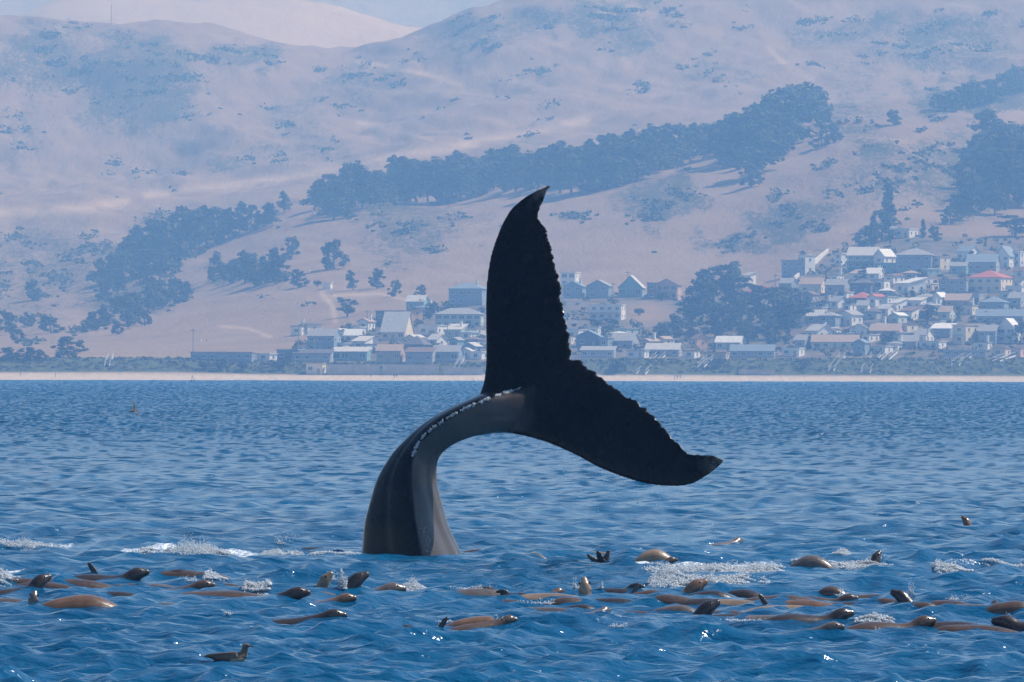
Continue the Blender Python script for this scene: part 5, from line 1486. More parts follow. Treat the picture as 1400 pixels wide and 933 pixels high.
def make_poses():
    make_pose('back', [(-.95, -.45, .05, .04), (-.65, -.22, .13, .12), (-.25, -.10, .20, .19), (.05, -.07, .22, .20), (.35, -.15, .19, .17), (.6, -.30, .14, .13), (.8, -.42, .11, .10), (1.0, -.5, .05, .05)])
    make_pose('long', [(-1.1, -.30, .05, .04), (-.75, -.16, .13, .12), (-.3, -.115, .20, .18), (.1, -.11, .21, .19), (.5, -.14, .18, .16), (.75, -.22, .13, .12), (.95, -.3, .10, .09), (1.15, -.36, .04, .04)])
    make_pose('hump', [(-.72, -.75, .07, .06), (-.46, -.36, .14, .13), (-.22, -.10, .19, .18), (.02, .0, .21, .20), (.25, -.08, .20, .18), (.42, -.30, .17, .15), (.52, -.55, .13, .12), (.56, -.8, .08, .08)])
    make_pose('head_up', [(-.45, -1.2, .12, .12), (-.30, -.75, .20, .19), (-.16, -.38, .17, .16), (-.06, -.14, .125, .12)], (-.01, .0, R(62), .86))
    make_pose('head_away', [(-.10, -1.2, .13, .12), (-.06, -.7, .20, .19), (-.02, -.32, .155, .15), (0, -.12, .12, .115)], (.0, .0, R(80), .78))
    make_pose('head_low', [(-1.5, -.42, .05, .04), (-1.1, -.26, .13, .12), (-.6, -.19, .19, .17), (-.25, -.13, .16, .15), (-.05, -.06, .12, .12)], (.05, -.01, R(14), 1.0))
    make_pose('head_back', [(-1.4, -.34, .05, .04), (-1.0, -.17, .14, .13), (-.55, -.10, .20, .19), (-.22, -.09, .17, .16), (-.05, -.05, .13, .12)], (.04, -.005, R(22), 1.0))
    make_pose('snout_up', [(-1.3, -.5, .05, .04), (-.9, -.32, .14, .13), (-.45, -.22, .19, .18), (-.16, -.13, .15, .14), (-.03, -.06, .12, .115)], (.02, .0, R(40), 1.0))
    make_pose('fore_flipper', [(-.9, -.5, .05, .04), (-.5, -.30, .15, .14), (0, -.24, .21, .19), (.4, -.28, .16, .15), (.7, -.4, .1, .1), (.9, -.45, .04, .04)], None,
              [((.05, 0, -.15), (-.14, .02, .24), .17, .020, (.03, 0, 0))])
    make_pose('hind_flippers', [(-.2, -.10, .08, .07), (.0, -.26, .12, .11), (.3, -.45, .18, .17), (.7, -.6, .2, .18), (1.1, -.7, .12, .12), (1.35, -.75, .05, .05)], None,
              [((-.16, -.05, -.06), (-.26, -.12, .17), .15, .018, (0, 0, 0)), ((-.16, .06, -.06), (-.08, .16, .19), .14, .018, (0, 0, 0)), ((-.2, 0, -.06), (-.42, 0, .10), .11, .018, (0, 0, 0))], flip=False)
    make_pose('roll', [(-.8, -.40, .06, .05), (-.5, -.20, .14, .13), (-.1, -.13, .20, .19), (.25, -.15, .18, .17), (.5, -.28, .13, .12), (.75, -.4, .05, .05)], None,
              [((.10, 0, -.05), (.42, .04, .07), .17, .022, (0, 0, .06))])
make_poses()

DK, BR, OR, TN, GY = (0.050, 0.034, 0.027, 1), (0.125, 0.075, 0.048, 1), (0.23, 0.12, 0.062, 1), (0.36, 0.24, 0.145, 1), (0.17, 0.13, 0.105, 1)
# px, waterline row, pose, heading (0 = right, 180 = left, 90 = away), scale, colour, label
LIONS = [
 (8, 822, 'long', 0, .8, GY, 'low grey sea lion back cut by the left edge'),
 (40, 824, 'head_away', 90, .75, GY, 'round grey sea lion head alone near the left edge'),
 (113, 829, 'back', 0, .88, OR, 'broad rusty brown sea lion back left of the foam patch'),
 (42, 802, 'snout_up', 20, .9, DK, 'dark sea lion head tilted up at the far left'),
 (100, 797, 'long', 5, .85, BR, 'long low dark brown back between two heads at left'),
 (130, 789, 'fore_flipper', 0, .7, DK, 'single upright black flipper at left'),
 (172, 790, 'head_back', 8, 1.0, DK, 'dark sea lion rising to the right beside the black flipper'),
 (240, 790, 'long', 0, .6, BR, 'low brown back behind the splash on the left'),
 (282, 787, 'back', 180, .55, BR, 'small reddish back touching the white splash on the left'),
 (258, 805, 'head_low', 10, .85, BR, 'brown sea lion head just below the left white splash'),
 (225, 826, 'long', 175, .75, GY, 'greyish low body right of the broad rusty back'),
 (300, 815, 'long', 3, .95, BR, 'long brown back right of centre of the left group'),
 (392, 815, 'head_low', 5, .9, DK, 'dark head with pale muzzle at the right end of the left group'),
 (443, 803, 'head_up', 15, .95, TN, 'shiny tan sea lion head raised beside a splash'),
 (478, 800, 'snout_up', 10, .95, DK, 'black sea lion pointing its snout up right of the splash'),
 (460, 822, 'head_low', 15, .75, OR, 'small orange brown head right under the splash'),
 (436, 846, 'head_low', 8, .85, DK, 'dark head alone below the splash of the tan head'),
 (520, 808, 'head_low', 6, 1.0, GY, 'grey brown head swimming right below the whale'),
 (640, 812, 'long', 0, .8, GY, 'faint grey body under white ripples below the whale'),
 (560, 857, 'back', 0, .36, DK, 'long dark body low in the water nearest the centre bottom'),
 (606, 858, 'fore_flipper', 180, .55, DK, 'dark fin tip at the right end of the lowest dark body'),
 (652, 850, 'back', 0, .62, OR, 'smooth orange brown back right of the dark fin tip'),
 (682, 854, 'head_low', 25, .6, BR, 'glinting head at the right end of the orange brown back'),
 (422, 751, 'long', 0, .75, DK, 'dark back at the right end of the long white wake'),
 (645, 754, 'back', 0, .5, BR, 'small brown back touching the right of the whale stalk'),
 (728, 758, 'back', 0, .35, OR, 'tiny orange brown patch right of the whale'),
 (812, 756, 'long', 0, .65, TN, 'low tan back behind the fanned black flippers'),
 (838, 767, 'hind_flippers', 0, .95, DK, 'pair of fanned black hind flippers sticking up'),
 (893, 764, 'hump', 180, .70, TN, 'pale rounded back above the right white wake'),
 (911, 770, 'head_low', 20, .55, BR, 'small brown head on the right white wake'),
 (803, 811, 'head_away', 85, 1.0, TN, 'tall tan head standing upright in the centre'),
 (738, 816, 'long', 2, .95, TN, 'long pale tan body left of the upright head'),
 (845, 811, 'roll', 0, .7, DK, 'dark rolling body with a slanting flipper right of the upright head'),
 (862, 811, 'fore_flipper', 200, .6, DK, 'thin dark flipper lying slantwise right of the upright head'),
 (795, 831, 'back', 0, .45, DK, 'dark rounded back just below the upright head'),
 (819, 834, 'head_low', 45, .5, GY, 'small grey head at the end of the dark rounded back'),
 (862, 836, 'long', 0, .6, BR, 'reddish low body right of the small grey head'),
 (750, 834, 'long', 0, .7, GY, 'grey body awash under ripples below the pale tan one'),
 (1005, 741, 'head_low', 60, .75, GY, 'small far head with a ring of foam above the right wake'),
 (1107, 776, 'hump', 0, .78, GY, 'round domed grey back between two white wakes'),
 (1183, 769, 'back', 0, .50, GY, 'grey body with water running off behind the right wake'),
 (1196, 770, 'head_up', 30, .9, DK, 'dark head at the right end of the right wake'),
 (1322, 718, 'head_up', 160, .85, OR, 'orange brown head alone far off at upper right looking left'),
 (1140, 757, 'long', 0, .45, GY, 'body hidden in a small splash above the domed back'),
 (941, 811, 'snout_up', 10, .95, OR, 'orange head glinting left of the two dark humps'),
 (972, 812, 'back', 0, .60, DK, 'dark hump right behind the glinting orange head'),
 (915, 824, 'back', 180, .66, BR, 'reddish brown smooth back left of the pale tan one'),
 (1003, 826, 'long', 0, .85, TN, 'pale tan long back in the middle of the right group'),
 (1050, 827, 'fore_flipper', 10, .62, DK, 'black triangular flipper between tan and orange backs'),
 (1090, 824, 'long', 0, .82, OR, 'orange brown long back right of the black triangular flipper'),
 (1135, 814, 'hump', 0, .52, BR, 'brown hump above the orange brown back'),
 (1148, 823, 'head_back', 10, .75, BR, 'brown head streaming with water right of the orange back'),
 (1188, 818, 'long', 0, .62, BR, 'low brown back trailing right of the streaming head'),
 (952, 840, 'snout_up', 15, .95, DK, 'black head tilted up below the reddish back'),
 (988, 836, 'long', 0, .50, BR, 'brown back just behind the black tilted head'),
 (1042, 844, 'long', 3, .72, GY, 'dim purple brown back in the front of the right group'),
 (1136, 847, 'head_back', 12, .85, DK, 'dark sea lion head with open glints in front of the right group'),
 (1120, 860, 'head_low', 5, .72, GY, 'faint small head lowest in the right group'),
 (1236, 824, 'snout_up', 170, .85, DK, 'dark head under a thin jet of spray on the right'),
 (1262, 826, 'back', 0, .42, BR, 'brown back joined behind the head under the spray'),
 (1318, 828, 'long', 0, .70, GY, 'low grey body between spray and right edge'),
 (1360, 826, 'head_low', 90, .55, DK, 'tiny dark head near the right edge'),
 (1246, 858, 'head_back', 6, .85, BR, 'brown head resting right of the front white splash'),
 (1342, 857, 'long', 0, .70, BR, 'long brown back leading to the head at the right edge'),
 (1392, 856, 'head_back', 175, .95, DK, 'dark head cut by the right edge'),
 (300, 800, 'long', 0, .5, BR, 'narrow brown back under the left white splash'),
 (20, 800, 'long', 0, .6, BR, 'brown low back at the extreme left behind the round head'),
 (705, 812, 'roll', 180, .5, DK, 'small dark body breaking the surface below the whale'),
 (762, 812, 'head_low', 30, .5, OR, 'tiny orange glinting head left of the tall upright head'),
 (1075, 838, 'back', 0, .35, DK, 'small dark back right of the dim purple one'),
 (70, 802, 'back', 175, .6, BR, 'brown back wedged between the far left dark head and long back'),
 (150, 812, 'long', 0, .6, DK, 'dark low body behind the broad rusty back'),
 (185, 800, 'long', 10, .55, BR, 'brown low body below the dark sea lion rising right'),
 (215, 802, 'back', 180, .5, GY, 'grey back left of the head below the left splash'),
 (345, 803, 'back', 0, .5, GY, 'grey back behind the right end of the long brown one'),
 (420, 812, 'long', 0, .5, GY, 'grey low body under the shiny tan head'),
 (240, 782, 'back', 0, .45, DK, 'dark back farthest behind in the left group'),
 (662, 806, 'back', 0, .5, DK, 'dark back left of the small dark body below the whale'),
 (695, 822, 'long', 0, .6, BR, 'brown low body left of the pale tan long one'),
 (775, 822, 'back', 180, .55, BR, 'brown back in front of the tall upright head'),
 (830, 820, 'long', 0, .7, DK, 'dark low body between the upright head and reddish bodies'),
 (885, 812, 'back', 0, .5, BR, 'brown back in the white water left of the orange head'),
 (955, 822, 'long', 0, .75, DK, 'dark body under the glinting orange head'),
 (1020, 816, 'back', 0, .65, DK, 'dark back behind the pale tan long one'),
 (1060, 815, 'long', 0, .65, BR, 'brown body behind the black triangular flipper'),
 (1075, 830, 'long', 0, .65, TN, 'tan body in front of the orange brown long back'),
 (1110, 828, 'back', 0, .5, BR, 'brown back in front of the brown hump'),
 (1165, 826, 'long', 0, .6, DK, 'dark body in front of the low trailing brown back'),
 (1215, 822, 'back', 180, .5, BR, 'brown back left of the head under the spray'),
 (1285, 826, 'long', 0, .7, BR, 'brown body right of the back under the spray'),
 (1300, 856, 'long', 0, .7, DK, 'dark body between the resting brown head and long brown back'),
 (1385, 828, 'back', 0, .55, BR, 'brown back at the right edge above the dark head'),
 (925, 832, 'back', 0, .5, GY, 'grey back left of the black tilted head'),
 (1000, 842, 'long', 0, .6, DK, 'dark low body left of the dim purple one'),
]
def make_lions():
    eye = None
    bm = bmesh.new(); bmesh.ops.create_uvsphere(bm, u_segments=10, v_segments=6, radius=0.016)
    eye = bpy.data.meshes.new('eye'); bm.to_mesh(eye); bm.free(); eye.materials.append(M_EYE)
    eye.polygons.foreach_set('use_smooth', np.ones(len(eye.polygons), dtype=bool))
    for (px, row, pose, hd, s, col, lb) in LIONS:
        p = sea_point(px, row) + Vector((0, 0, -0.035 if pose in ('back', 'long') else -0.020))
        s = s * (0.84 if pose in ('back', 'long', 'roll') else 0.74)
        me, eyes = POSES[pose]
        root = bpy.data.objects.new('sea_lion', me)
        link(root)
        root.location = p
        root.rotation_euler = (random.uniform(-.12, .12), random.uniform(-.05, .05), R(hd) + random.uniform(-.15, .15))
        root.scale = (s, s, s)
        k = random.uniform(0.85, 1.2)
        root.color = tuple(c * k for c in col[:3]) + (1,)
        for e in eyes:
            q = mesh_obj('eye', eye, None, root); q.location = e
        tag(root, lb, 'sea lion', 'sea lions round the whale')

# ------------------------------------------------------------------ white water
def foam_mat():
    t = NT('white_water')
    n = t.noise(30, 3, 0.6, t.coord('Object'))
    t.set(Base_Color=t.ramp(n, [(0.3, (0.82, 0.86, 0.88, 1)), (0.65, (0.93, 0.94, 0.95, 1))]), Roughness=0.45)
    tr = t.new('ShaderNodeBsdfTranslucent'); tr.inputs['Color'].default_value = (0.92, 0.95, 0.97, 1)
    mx = t.new('ShaderNodeMixShader'); mx.inputs[0].default_value = 0.45
    t.link(t.b.outputs[0], mx.inputs[1]); t.link(tr.outputs[0], mx.inputs[2]); t.link(mx.outputs[0], t.out.inputs['Surface'])
    return t.m
M_FOAM = foam_mat()
_oct = (np.array([(1, 0, 0), (-1, 0, 0), (0, 1, 0), (0, -1, 0), (0, 0, 1), (0, 0, -1)], float),
        np.array([(0, 2, 4), (2, 1, 4), (1, 3, 4), (3, 0, 4), (2, 0, 5), (1, 2, 5), (3, 1, 5), (0, 3, 5)]))
def blobs(name, P_, r_, label, cat):
    V0, F0 = _oct
    n = len(P_)
    g = np.random.default_rng(n)
    q = V0[None] * (1 + 0.3 * g.normal(size=(n, len(V0), 1)))
    # each drop turned its own way
    a = g.normal(size=(n, 3, 3)); qm, _ = np.linalg.qr(a)
    q = np.einsum('nij,nkj->nki', qm, q)
    sc = np.asarray(r_)[:, None, None] * g.uniform(0.7, 1.3, (n, 1, 3))
    V = (q * sc + np.asarray(P_)[:, None, :]).reshape(-1, 3)
    F = (F0[None] + (np.arange(n) * len(V0))[:, None, None]).reshape(-1, 3)
    c = V.mean(0)
    me = np_mesh(name, V - c, F, True)
    o = mesh_obj(name, me, M_FOAM)
    o.location = c
    tag(o, label, cat, kind='stuff')
    return o
def sea_z(x, y):
    Ys, u, Z, X, Y = SEA
    # Ys falls with the row index
    k = np.clip(np.searchsorted(Ys, y), 0, len(Ys) - 1); c = np.clip(np.searchsorted(u, x / y), 0, len(u) - 1)
    return Z[k, c]
def wake(x0, x1, row, hpx, label, dens=1.0, depth=0.35, seed=1, peaks=()):
    """a line of tumbling white water, hpx high in the photograph"""
    g = np.random.default_rng(seed)
    Ym = sea_point((x0 + x1) / 2, row).y
    ppm = FPX / Ym
    L = (x1 - x0) / ppm
    h = hpx / ppm
    n = int(L * 5200 * dens)
    t = g.random(n)
    xs_ = t * L
    env = np.clip(fbm(xs_ * 3.0 + seed * 7, np.zeros(n), 5) * 2.3 - 0.62, 0.02, 1.2)
    env *= np.clip(np.minimum(t, 1 - t) / 0.10, 0.1, 1)
    for (pp, w, k) in peaks: env += k * np.exp(-((t - pp) / w) ** 2)
    keep = g.random(n) < np.clip(env * 1.7, 0.05, 1)
    t = t[keep]; env = env[keep]; n = len(t)
    x = ((x0 + (x1 - x0) * t) - 700) / FPX * Ym
    cd = g.normal(size=n)
    wav = 0.25 * (fbm(t * L * 1.1 + 3 * seed, np.ones(n), 3) - 0.5) * 2
    y = Ym + depth * (cd * (0.35 + 0.6 * env) + wav)
    # lumps: height falls off across the line, torn by noise
    lump = np.clip(fbm(x * 9.0 + seed, y * 3.0, 4) * 2.2 - 0.5, 0, 1.3)
    up = np.exp(-cd ** 2 * 0.5) * env * lump
    base = sea_z(x, y)
    fly = g.random(n) ** 6 * env * 0.7
    z = base + h * (up * (0.35 + 0.65 * g.random(n)) + fly * 0.8) - 0.004
    r = g.uniform(0.0035, 0.0135, n) * (1 - 0.5 * np.clip((z - base) / (h + 1e-3), 0, 1))
    blobs('white_water', np.stack([x, y, z], 1), r, label, 'foam')
def splash(px, row, wpx, hpx, n, label, seed=1, rmax=0.012):
    g = np.random.default_rng(seed)
    n = int(n * 2.2)
    p = sea_point(px, row)
    ppm = FPX / p.y
    w = wpx / ppm / 2; h = hpx / ppm
    a = g.normal(size=n) * 0.5
    k = g.random(n)
    # jets: a few fingers, more and larger drops near the water
    fx = g.normal(0, 0.45, 7); fh = g.uniform(0.25, 1.0, 7)
    j = g.integers(0, 7, n)
    x = p.x + w * (fx[j] * (0.4 + 0.6 * k) + 0.30 * a * (1.1 - 0.6 * k))
    z = h * fh[j] * k ** 1.5
    y = p.y + w * 0.5 * g.normal(size=n) * 0.5
    r = rmax * g.uniform(0.3, 1.0, n) ** 1.5 * (1 - 0.5 * k)
    blobs('splash', np.stack([x, y, p.z + z], 1), r, label, 'splash')

def make_foam():
    wake(175, 420, 757, 17, 'long white line of broken water left of the whale', 1.1, .30, 3, ((0.80, .06, .9), (0.3, .05, .25)))
    wake(420, 497, 757, 5, 'thin foam where the whale stalk meets the water', 0.55, .2, 4)
    wake(500, 636, 760, 4, 'thin foam collar in front of the whale stalk', 0.35, .22, 24)
    wake(-15, 92, 748, 11, 'white water at the left edge behind the sea lions', 0.7, .35, 5)
    wake(-10, 30, 791, 17, 'white splash cut by the left edge', 1.1, .3, 6)
    wake(872, 1076, 780, 12, 'long white wake right of the whale', 1.0, .25, 7, ((0.35, .1, .3),))
    wake(1080, 1222, 774, 6, 'thinner white wake at the domed back', 0.8, .2, 8)
    wake(885, 985, 800, 14, 'tumbling white splash ahead of the orange head', 1.0, .35, 9, ((0.3, .1, .5),))
    wake(978, 1056, 797, 8, 'foam streak above the right group', 0.7, .3, 10)
    wake(1275, 1332, 778, 12, 'small white breaker at far right', 0.9, .3, 11, ((0.5, .15, .4),))
    wake(1340, 1402, 771, 6, 'thin foam touching the right edge', 0.6, .25, 12)
    wake(1168, 1224, 858, 11, 'white splash in front of the resting brown head', 0.9, .25, 13, ((0.5, .2, .3),))
    wake(1122, 1164, 757, 10, 'small splash above the domed back', 0.7, .2, 14)
    wake(548, 586, 806, 13, 'white puff of spray below the whale', 1.3, .2, 15, ((0.5, .25, .4),))
    wake(332, 372, 806, 9, 'small white water among the left sea lions', 0.9, .2, 16)
    wake(278, 312, 794, 18, 'white splash at the reddish back on the left', 1.3, .2, 17, ((0.4, .25, .5),))
    for i, (px, row, w, h, n, lb) in enumerate(((385, 748, 40, 26, 90, 'spray thrown up at the end of the long left wake'), (470, 808, 24, 28, 260, 'glassy splash between the tan and black heads'), (908, 792, 40, 26, 130, 'jets of spray over the tumbling splash'),
            (790, 806, 26, 18, 60, 'drops flying off left of the upright head'), (1243, 814, 14, 28, 70, 'thin jet of spray above a dark head'), (1155, 818, 36, 12, 90, 'drops streaming off the brown head'), (1374, 850, 16, 14, 70, 'spray before the head at the right edge'),
            (822, 806, 16, 16, 35, 'fine jet right of the upright head'), (945, 806, 20, 12, 50, 'white drops standing in for glints on the orange head'), (1190, 764, 26, 8, 50, 'drops on the dark head at the wake'), (455, 796, 26, 14, 60, 'white drops standing in for glints round the shiny tan head'), (606, 853, 70, 6, 60, 'drops along the lowest dark body'),
            (690, 850, 20, 8, 40, 'drops and painted glints on the glinting head'), (1140, 844, 34, 8, 50, 'drops round the front dark head'), (900, 762, 20, 8, 20, 'drops beside the pale rounded back'), (740, 826, 70, 8, 110, 'ripples of drops over the awash grey body'), (650, 806, 80, 8, 120, 'ripples of drops over the faint grey body'),
            (262, 800, 40, 10, 60, 'drops round the brown head on the left'), (1300, 822, 70, 8, 80, 'drops over the low grey body on the right'), (1010, 855, 120, 4, 60, 'scattered drops in front of the right group'), (845, 858, 36, 5, 50, 'patch of bright drops at the front'), (310, 842, 26, 6, 40, 'patch of bright drops on the left'))):
        splash(px, row, w, h, n, lb, 40 + i, 0.015 if n > 200 else 0.011)  # some of these white drops stand in for sun glints on the sea lions
    # white beads of running water that paint the wet highlight along the keel
    g = np.random.default_rng(91)
    pts, rs = [], []
    R_ = catmull(np.array(RIDGE[2:], float), 400)
    dg = bpy.context.evaluated_depsgraph_get(); dg.update()
    whale = bpy.data.objects['whale']
    inv = whale.matrix_world.inverted() if False else Matrix.Translation(-whale.location)
    camp = Vector((0, 0, CAMZ))
    def on_whale(px, py):
        q = P(px, py, WHALE_Y)
        d = (q - camp).normalized()
        hit, loc, nor, idx = whale.ray_cast(inv @ camp, d)
        return (loc + whale.location) if hit else None
    for k in range(900):
        t = g.random()
        x, y = R_[int(120 + t * 275)]
        gap = vnoise(np.array([t * 40.0]), np.array([3.0]))[0]
        if gap < 0.36: continue
        w = on_whale(x + g.normal(0, 0.9), y + g.normal(0, 0.9) + 0.3)
        if w is None: continue
        w = w + Vector((-0.35, -0.7, 0.6)) * 0.008
        pts.append(tuple(w)); rs.append(0.003 + 0.011 * g.random() ** 2.2)
    for k in range(60):       # trickles low on the stalk, white to paint its sparkle
        x, y = 583 + g.normal(0, 5), g.uniform(722, 756)
        w = on_whale(x, y)
        if w is not None: pts.append(tuple(w)); rs.append(g.uniform(0.003, 0.009))
    blobs('trickle_highlight', np.array(pts), np.array(rs), 'white water beads standing in for the wet highlight along the whale keel', 'water')
    # drops falling from the lower fluke
    pts = []; rs = []
    for (x, y) in ((836, 672), (841, 668), (834, 680), (846, 676), (866, 674), (895, 674), (902, 682), (910, 673), (917, 685), (898, 690), (872, 688), (858, 690)):
        q = P(x, y, WHALE_Y - 0.9); pts.append(tuple(q)); rs.append(g.uniform(.006, .012))
    for k in range(46):
        x = g.uniform(760, 975); e = float(np.interp(x, [760, 820, 880, 930, 975], [612, 641, 662, 666, 646]))
        q = P(x, e + 4 + 70 * g.random() ** 2, WHALE_Y - 0.8 + 0.2 * g.normal()); pts.append(tuple(q)); rs.append(g.uniform(.003, .008))
    blobs('water_drops', np.array(pts), np.array(rs), 'drops falling from the lower fluke', 'water')
make_lions()
make_foam()
def make_surf():
    g = np.random.default_rng(12)
    n = 900
    x = g.uniform(-0.07, 0.07, n) * 2990
    keep = fbm(x / 14.0, np.zeros(n), 4) > 0.47
    x = x[keep]
    # the water's edge: where the sand rises through the sea
    ys = np.arange(2965, 3030, 1.0)
    zz = land_z(np.repeat(x[:, None], len(ys), 1), np.repeat(ys[None], len(x), 0))
    y = ys[np.argmax(zz > 0.0, axis=1)] - g.uniform(1.0, 9.0, len(x))
    blobs('surf', np.stack([x, y, np.full(len(x), 0.06)], 1), g.uniform(0.12, 0.34, len(x)), 'thin broken line of surf along the far beach', 'surf')
make_surf()

# ------------------------------------------------------------------ birds, people and small things
M_FEATH = paint('brown_feathers', (0.17, 0.125, 0.09, 1), 0.8, 0.35, 9.0)
M_FEATH2 = paint('pale_belly_feathers', (0.40, 0.32, 0.22, 1), 0.8, 0.25, 9.0)
M_GULL = paint('white_feathers', (0.80, 0.80, 0.80, 1), 0.7, 0.06, 3.0)
M_GREYF = paint('dark_wing_feathers', (0.06, 0.06, 0.065, 1), 0.7, 0.2, 3.0)
def make_floating_bird():
    V, F = [], []
    def put(vf):
        n = len(V); V.extend(vf[0]); F.extend([tuple(i + n for i in f) for f in vf[1]])
    put(loft([(-.24, .035, .010, .008), (-.19, .032, .028, .016), (-.11, .022, .055, .040), (-.02, .018, .068, .052), (.06, .022, .060, .050), (.10, .040, .042, .042), (.115, .075, .028, .030), (.120, .105, .026, .028), (.130, .125, .026, .025), (.150, .128, .020, .018), (.165, .125, .010, .010)]))
    put(flipper((.05, .055, .045), (-.22, .030, .040), .060, .012, axis=(0, 0, 1)))
    put(flipper((.05, -.055, .045), (-.22, -.030, .040), .060, .012, axis=(0, 0, 1)))
    me = np_mesh('seabird', V, F)
    bm = bmesh.new(); bm.from_mesh(me); bmesh.ops.recalc_face_normals(bm, faces=bm.faces); bm.to_mesh(me); bm.free()
    me = remesh(me, 0.005, 2, 0.4)
    p = sea_point(316, 903)
    o = mesh_obj('seabird', me, M_FEATH)
    o.location = p + Vector((0, 0, -0.004)); o.scale = (.78, .78, .78)
    m = MB(); m.tube((.160, 0, .126), (.192, 0, .120), .008, .005, 6); m.tube((.192, 0, .120), (.200, 0, .112), .005, .002, 6)
    m.build('bill', M_GREYF, o)
    m = MB(); m.tube((.142, -.026, .133), (.142, .026, .133), .005, .005, 6); m.build('eye', M_EYE, o)
    V, F = loft([(-.06, .006, .050, .030), (.0, .003, .066, .042), (.06, .008, .060, .042), (.10, .025, .040, .036)])
    b = mesh_obj('breast', np_mesh('breast', V, F, True), M_FEATH2, o); b.location = (.006, 0, .002)
    tag(o, 'brown seabird sitting on the water in the left foreground', 'bird')
make_floating_bird()
def flying_bird(px, py, Y, span, label, mat, tipmat, roll=0.3, rz=0.0, up=0.25, group=None):
    p = P(px, py, Y)
    V, F = loft([(-.30, 0, .04, .015), (-.18, .0, .05, .04), (0, 0, .07, .065), (.16, .01, .05, .05), (.22, .015, .045, .045), (.28, .01, .015, .014)])
    me = np_mesh('bird', V, F, True)
    o = mesh_obj('flying_bird', me, mat)
    s = span / 1.2
    o.location = p; o.scale = (s, s, s); o.rotation_euler = (roll, 0, rz)
    for sg in (-1, 1):
        v1, f1 = flipper((.04, sg * .05, .02), (.07, sg * .32, .02 + up * .28), .17, .014)
        w = mesh_obj('wing', np_mesh('wing', v1, f1, True), mat, o)
        v2, f2 = flipper((.06, sg * .31, .02 + up * .27), (-.06, sg * .62, .02 + up * .22), .12, .010)
        mesh_obj('wing_tip', np_mesh('wing_tip', v2, f2, True), tipmat, w)
    tag(o, label, 'bird', group)
flying_bird(183, 562, 420.0, 1.0, 'dark seabird skimming the water on the left', M_FEATH, M_GREYF, 0.9, 0.5, 0.6)
flying_bird(989, 638, 230.0, 0.55, 'tiny dark bird just beyond the lower fluke tip', M_FEATH, M_GREYF, 0.1, 0.1, 0.1)
for (x, y, rl, lb) in ((86, 421, .8, 'white gull over the scrub at far left'), (40, 430, .5, 'white gull nearest the left edge'), (275, 465, .9, 'white gull left of the pair over the long building'), (282, 466, -.7, 'white gull right of the pair over the long building'),
                       (220, 483, .6, 'white gull low over the bare bluff'), (401, 422, .7, 'white gull over the bare tan slope'), (422, 427, -.6, 'white gull just left of the spreading lone tree'), (424, 370, .4, 'white gull by the broad tree above the shed')):
    flying_bird(x, y, 2900.0, 1.6, lb, M_GULL, M_GULL, rl, random.uniform(-1, 1), 0.5, 'gulls over the shore')
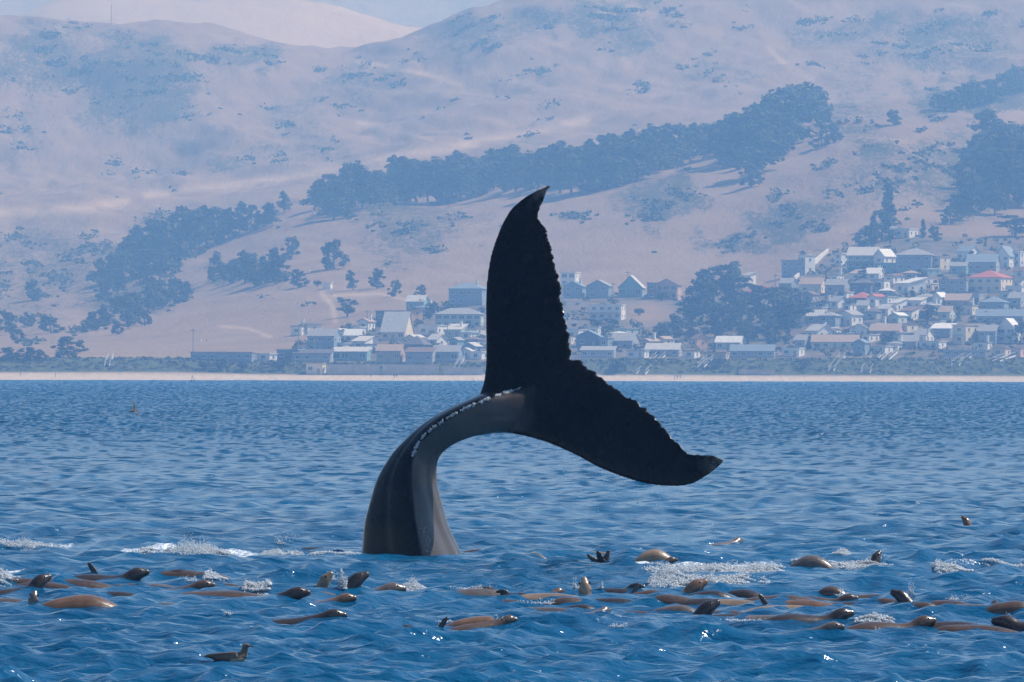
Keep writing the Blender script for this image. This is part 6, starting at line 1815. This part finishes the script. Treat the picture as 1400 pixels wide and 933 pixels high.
def make_people():
    V, F = [], []
    def put(vf):
        n = len(V); V.extend(vf[0]); F.extend([tuple(i + n for i in f) for f in vf[1]])
    put(loft([(.0, .86, .15, .10), (.0, 1.0, .16, .11), (.01, 1.2, .18, .12), (.01, 1.40, .20, .11), (.01, 1.46, .08, .07), (.02, 1.54, .065, .07), (.03, 1.60, .078, .095), (.03, 1.70, .075, .092), (.02, 1.77, .03, .04)]))
    for sg in (-1, 1):
        def limb(pts):
            n = 0
            for (a, ra), (b, rb) in zip(pts[:-1], pts[1:]):
                m = MB(); m.tube(a, b, ra, rb, 10); put((m.v, m.f))
        limb([((.0, sg * .09, .92), .085), ((.05 * sg, sg * .10, .48), .060), ((.06 * sg, sg * .10, .06), .042)])
        limb([((.06 * sg - .05, sg * .10, .04), .045), ((.06 * sg + .14, sg * .10, .04), .035)])
        limb([((.0, sg * .20, 1.40), .052), ((-.05 * sg, sg * .25, 1.12), .043), ((-.02 * sg, sg * .25, .86), .034), ((.0, sg * .25, .76), .028)])
    me = np_mesh('person', V, F)
    bm = bmesh.new(); bm.from_mesh(me); bmesh.ops.recalc_face_normals(bm, faces=bm.faces); bm.to_mesh(me); bm.free()
    me = remesh(me, 0.03, 2, 0.4)
    t = NT('person_clothes')
    z = t.new('ShaderNodeSeparateXYZ'); t.link(t.coord('Object'), z.inputs[0])
    c = t.new('ShaderNodeObjectInfo').outputs['Color']
    zz = t.math('DIVIDE', z.outputs[2], 2.0)
    trou = t.ramp(zz, [(0.0, (0.25, 0.14, 0.09, 1)), (0.045, (0.25, 0.14, 0.09, 1)), (0.05, (0.03, 0.035, 0.06, 1)), (0.47, (0.03, 0.035, 0.06, 1))])
    top = t.math('GREATER_THAN', zz, 0.47); hd = t.math('GREATER_THAN', zz, 0.745); hair = t.math('GREATER_THAN', zz, 0.845)
    col = t.mix(hair, t.mix(hd, t.mix(top, trou, c), (0.42, 0.24, 0.16, 1)), (0.04, 0.025, 0.018, 1))
    t.set(Base_Color=col, Roughness=0.8)
    me.materials.append(t.m)
    for (px, col, rz, lb) in ((507, (.05, .05, .06, 1), .5, 'person in dark clothes left of the pair on the beach'), (539, (.35, .05, .05, 1), 1.2, 'left person of the pair on the beach before the seawall'), (542.5, (.06, .08, .15, 1), -1.0, 'right person of the pair on the beach before the seawall'),
                              (922, (.06, .08, .14, 1), 0, 'left person of three on the beach near the long stairs'), (926, (.3, .3, .32, 1), 1.5, 'middle person of three on the beach near the long stairs'), (930, (.08, .06, .05, 1), -.6, 'right person of three on the beach near the long stairs'), (76, (.5, .5, .5, 1), .4, 'person in pale top on the far left beach'), (28, (.3, .2, .2, 1), .4, 'person walking the beach nearest the left edge')):
        y = 3018.0
        x = (px - 700) / FPX * y
        o = mesh_obj('person', me, None)
        o.location = (x, y, float(land_z([x], [y])[0])); o.rotation_euler = (0, 0, rz); o.color = col
        tag(o, lb, 'person', 'people on the beach')
make_people()
def make_buoy():
    y = 2450.0; x = (263 - 700) / FPX * y
    root = empty('buoy', (x, y, 0))
    m = MB(); m.tube((0, 0, -.6), (0, 0, .35), .8, .75, 14); m.build('float', M_DARKM, root)
    m = MB()
    for k in range(3):
        t = 2.094 * k; m.tube((math.cos(t) * .55, math.sin(t) * .55, .353), (0, 0, 1.4), .05, .04, 5)
    m.build('frame', M_DARKM, root)
    m = MB(); m.tube((0, 0, 1.4), (0, 0, 1.7), .14, .10, 8); m.build('top_mark', M_DARKM, root)
    tag(root, 'small dark float on the water close to the far beach', 'buoy')
make_buoy()
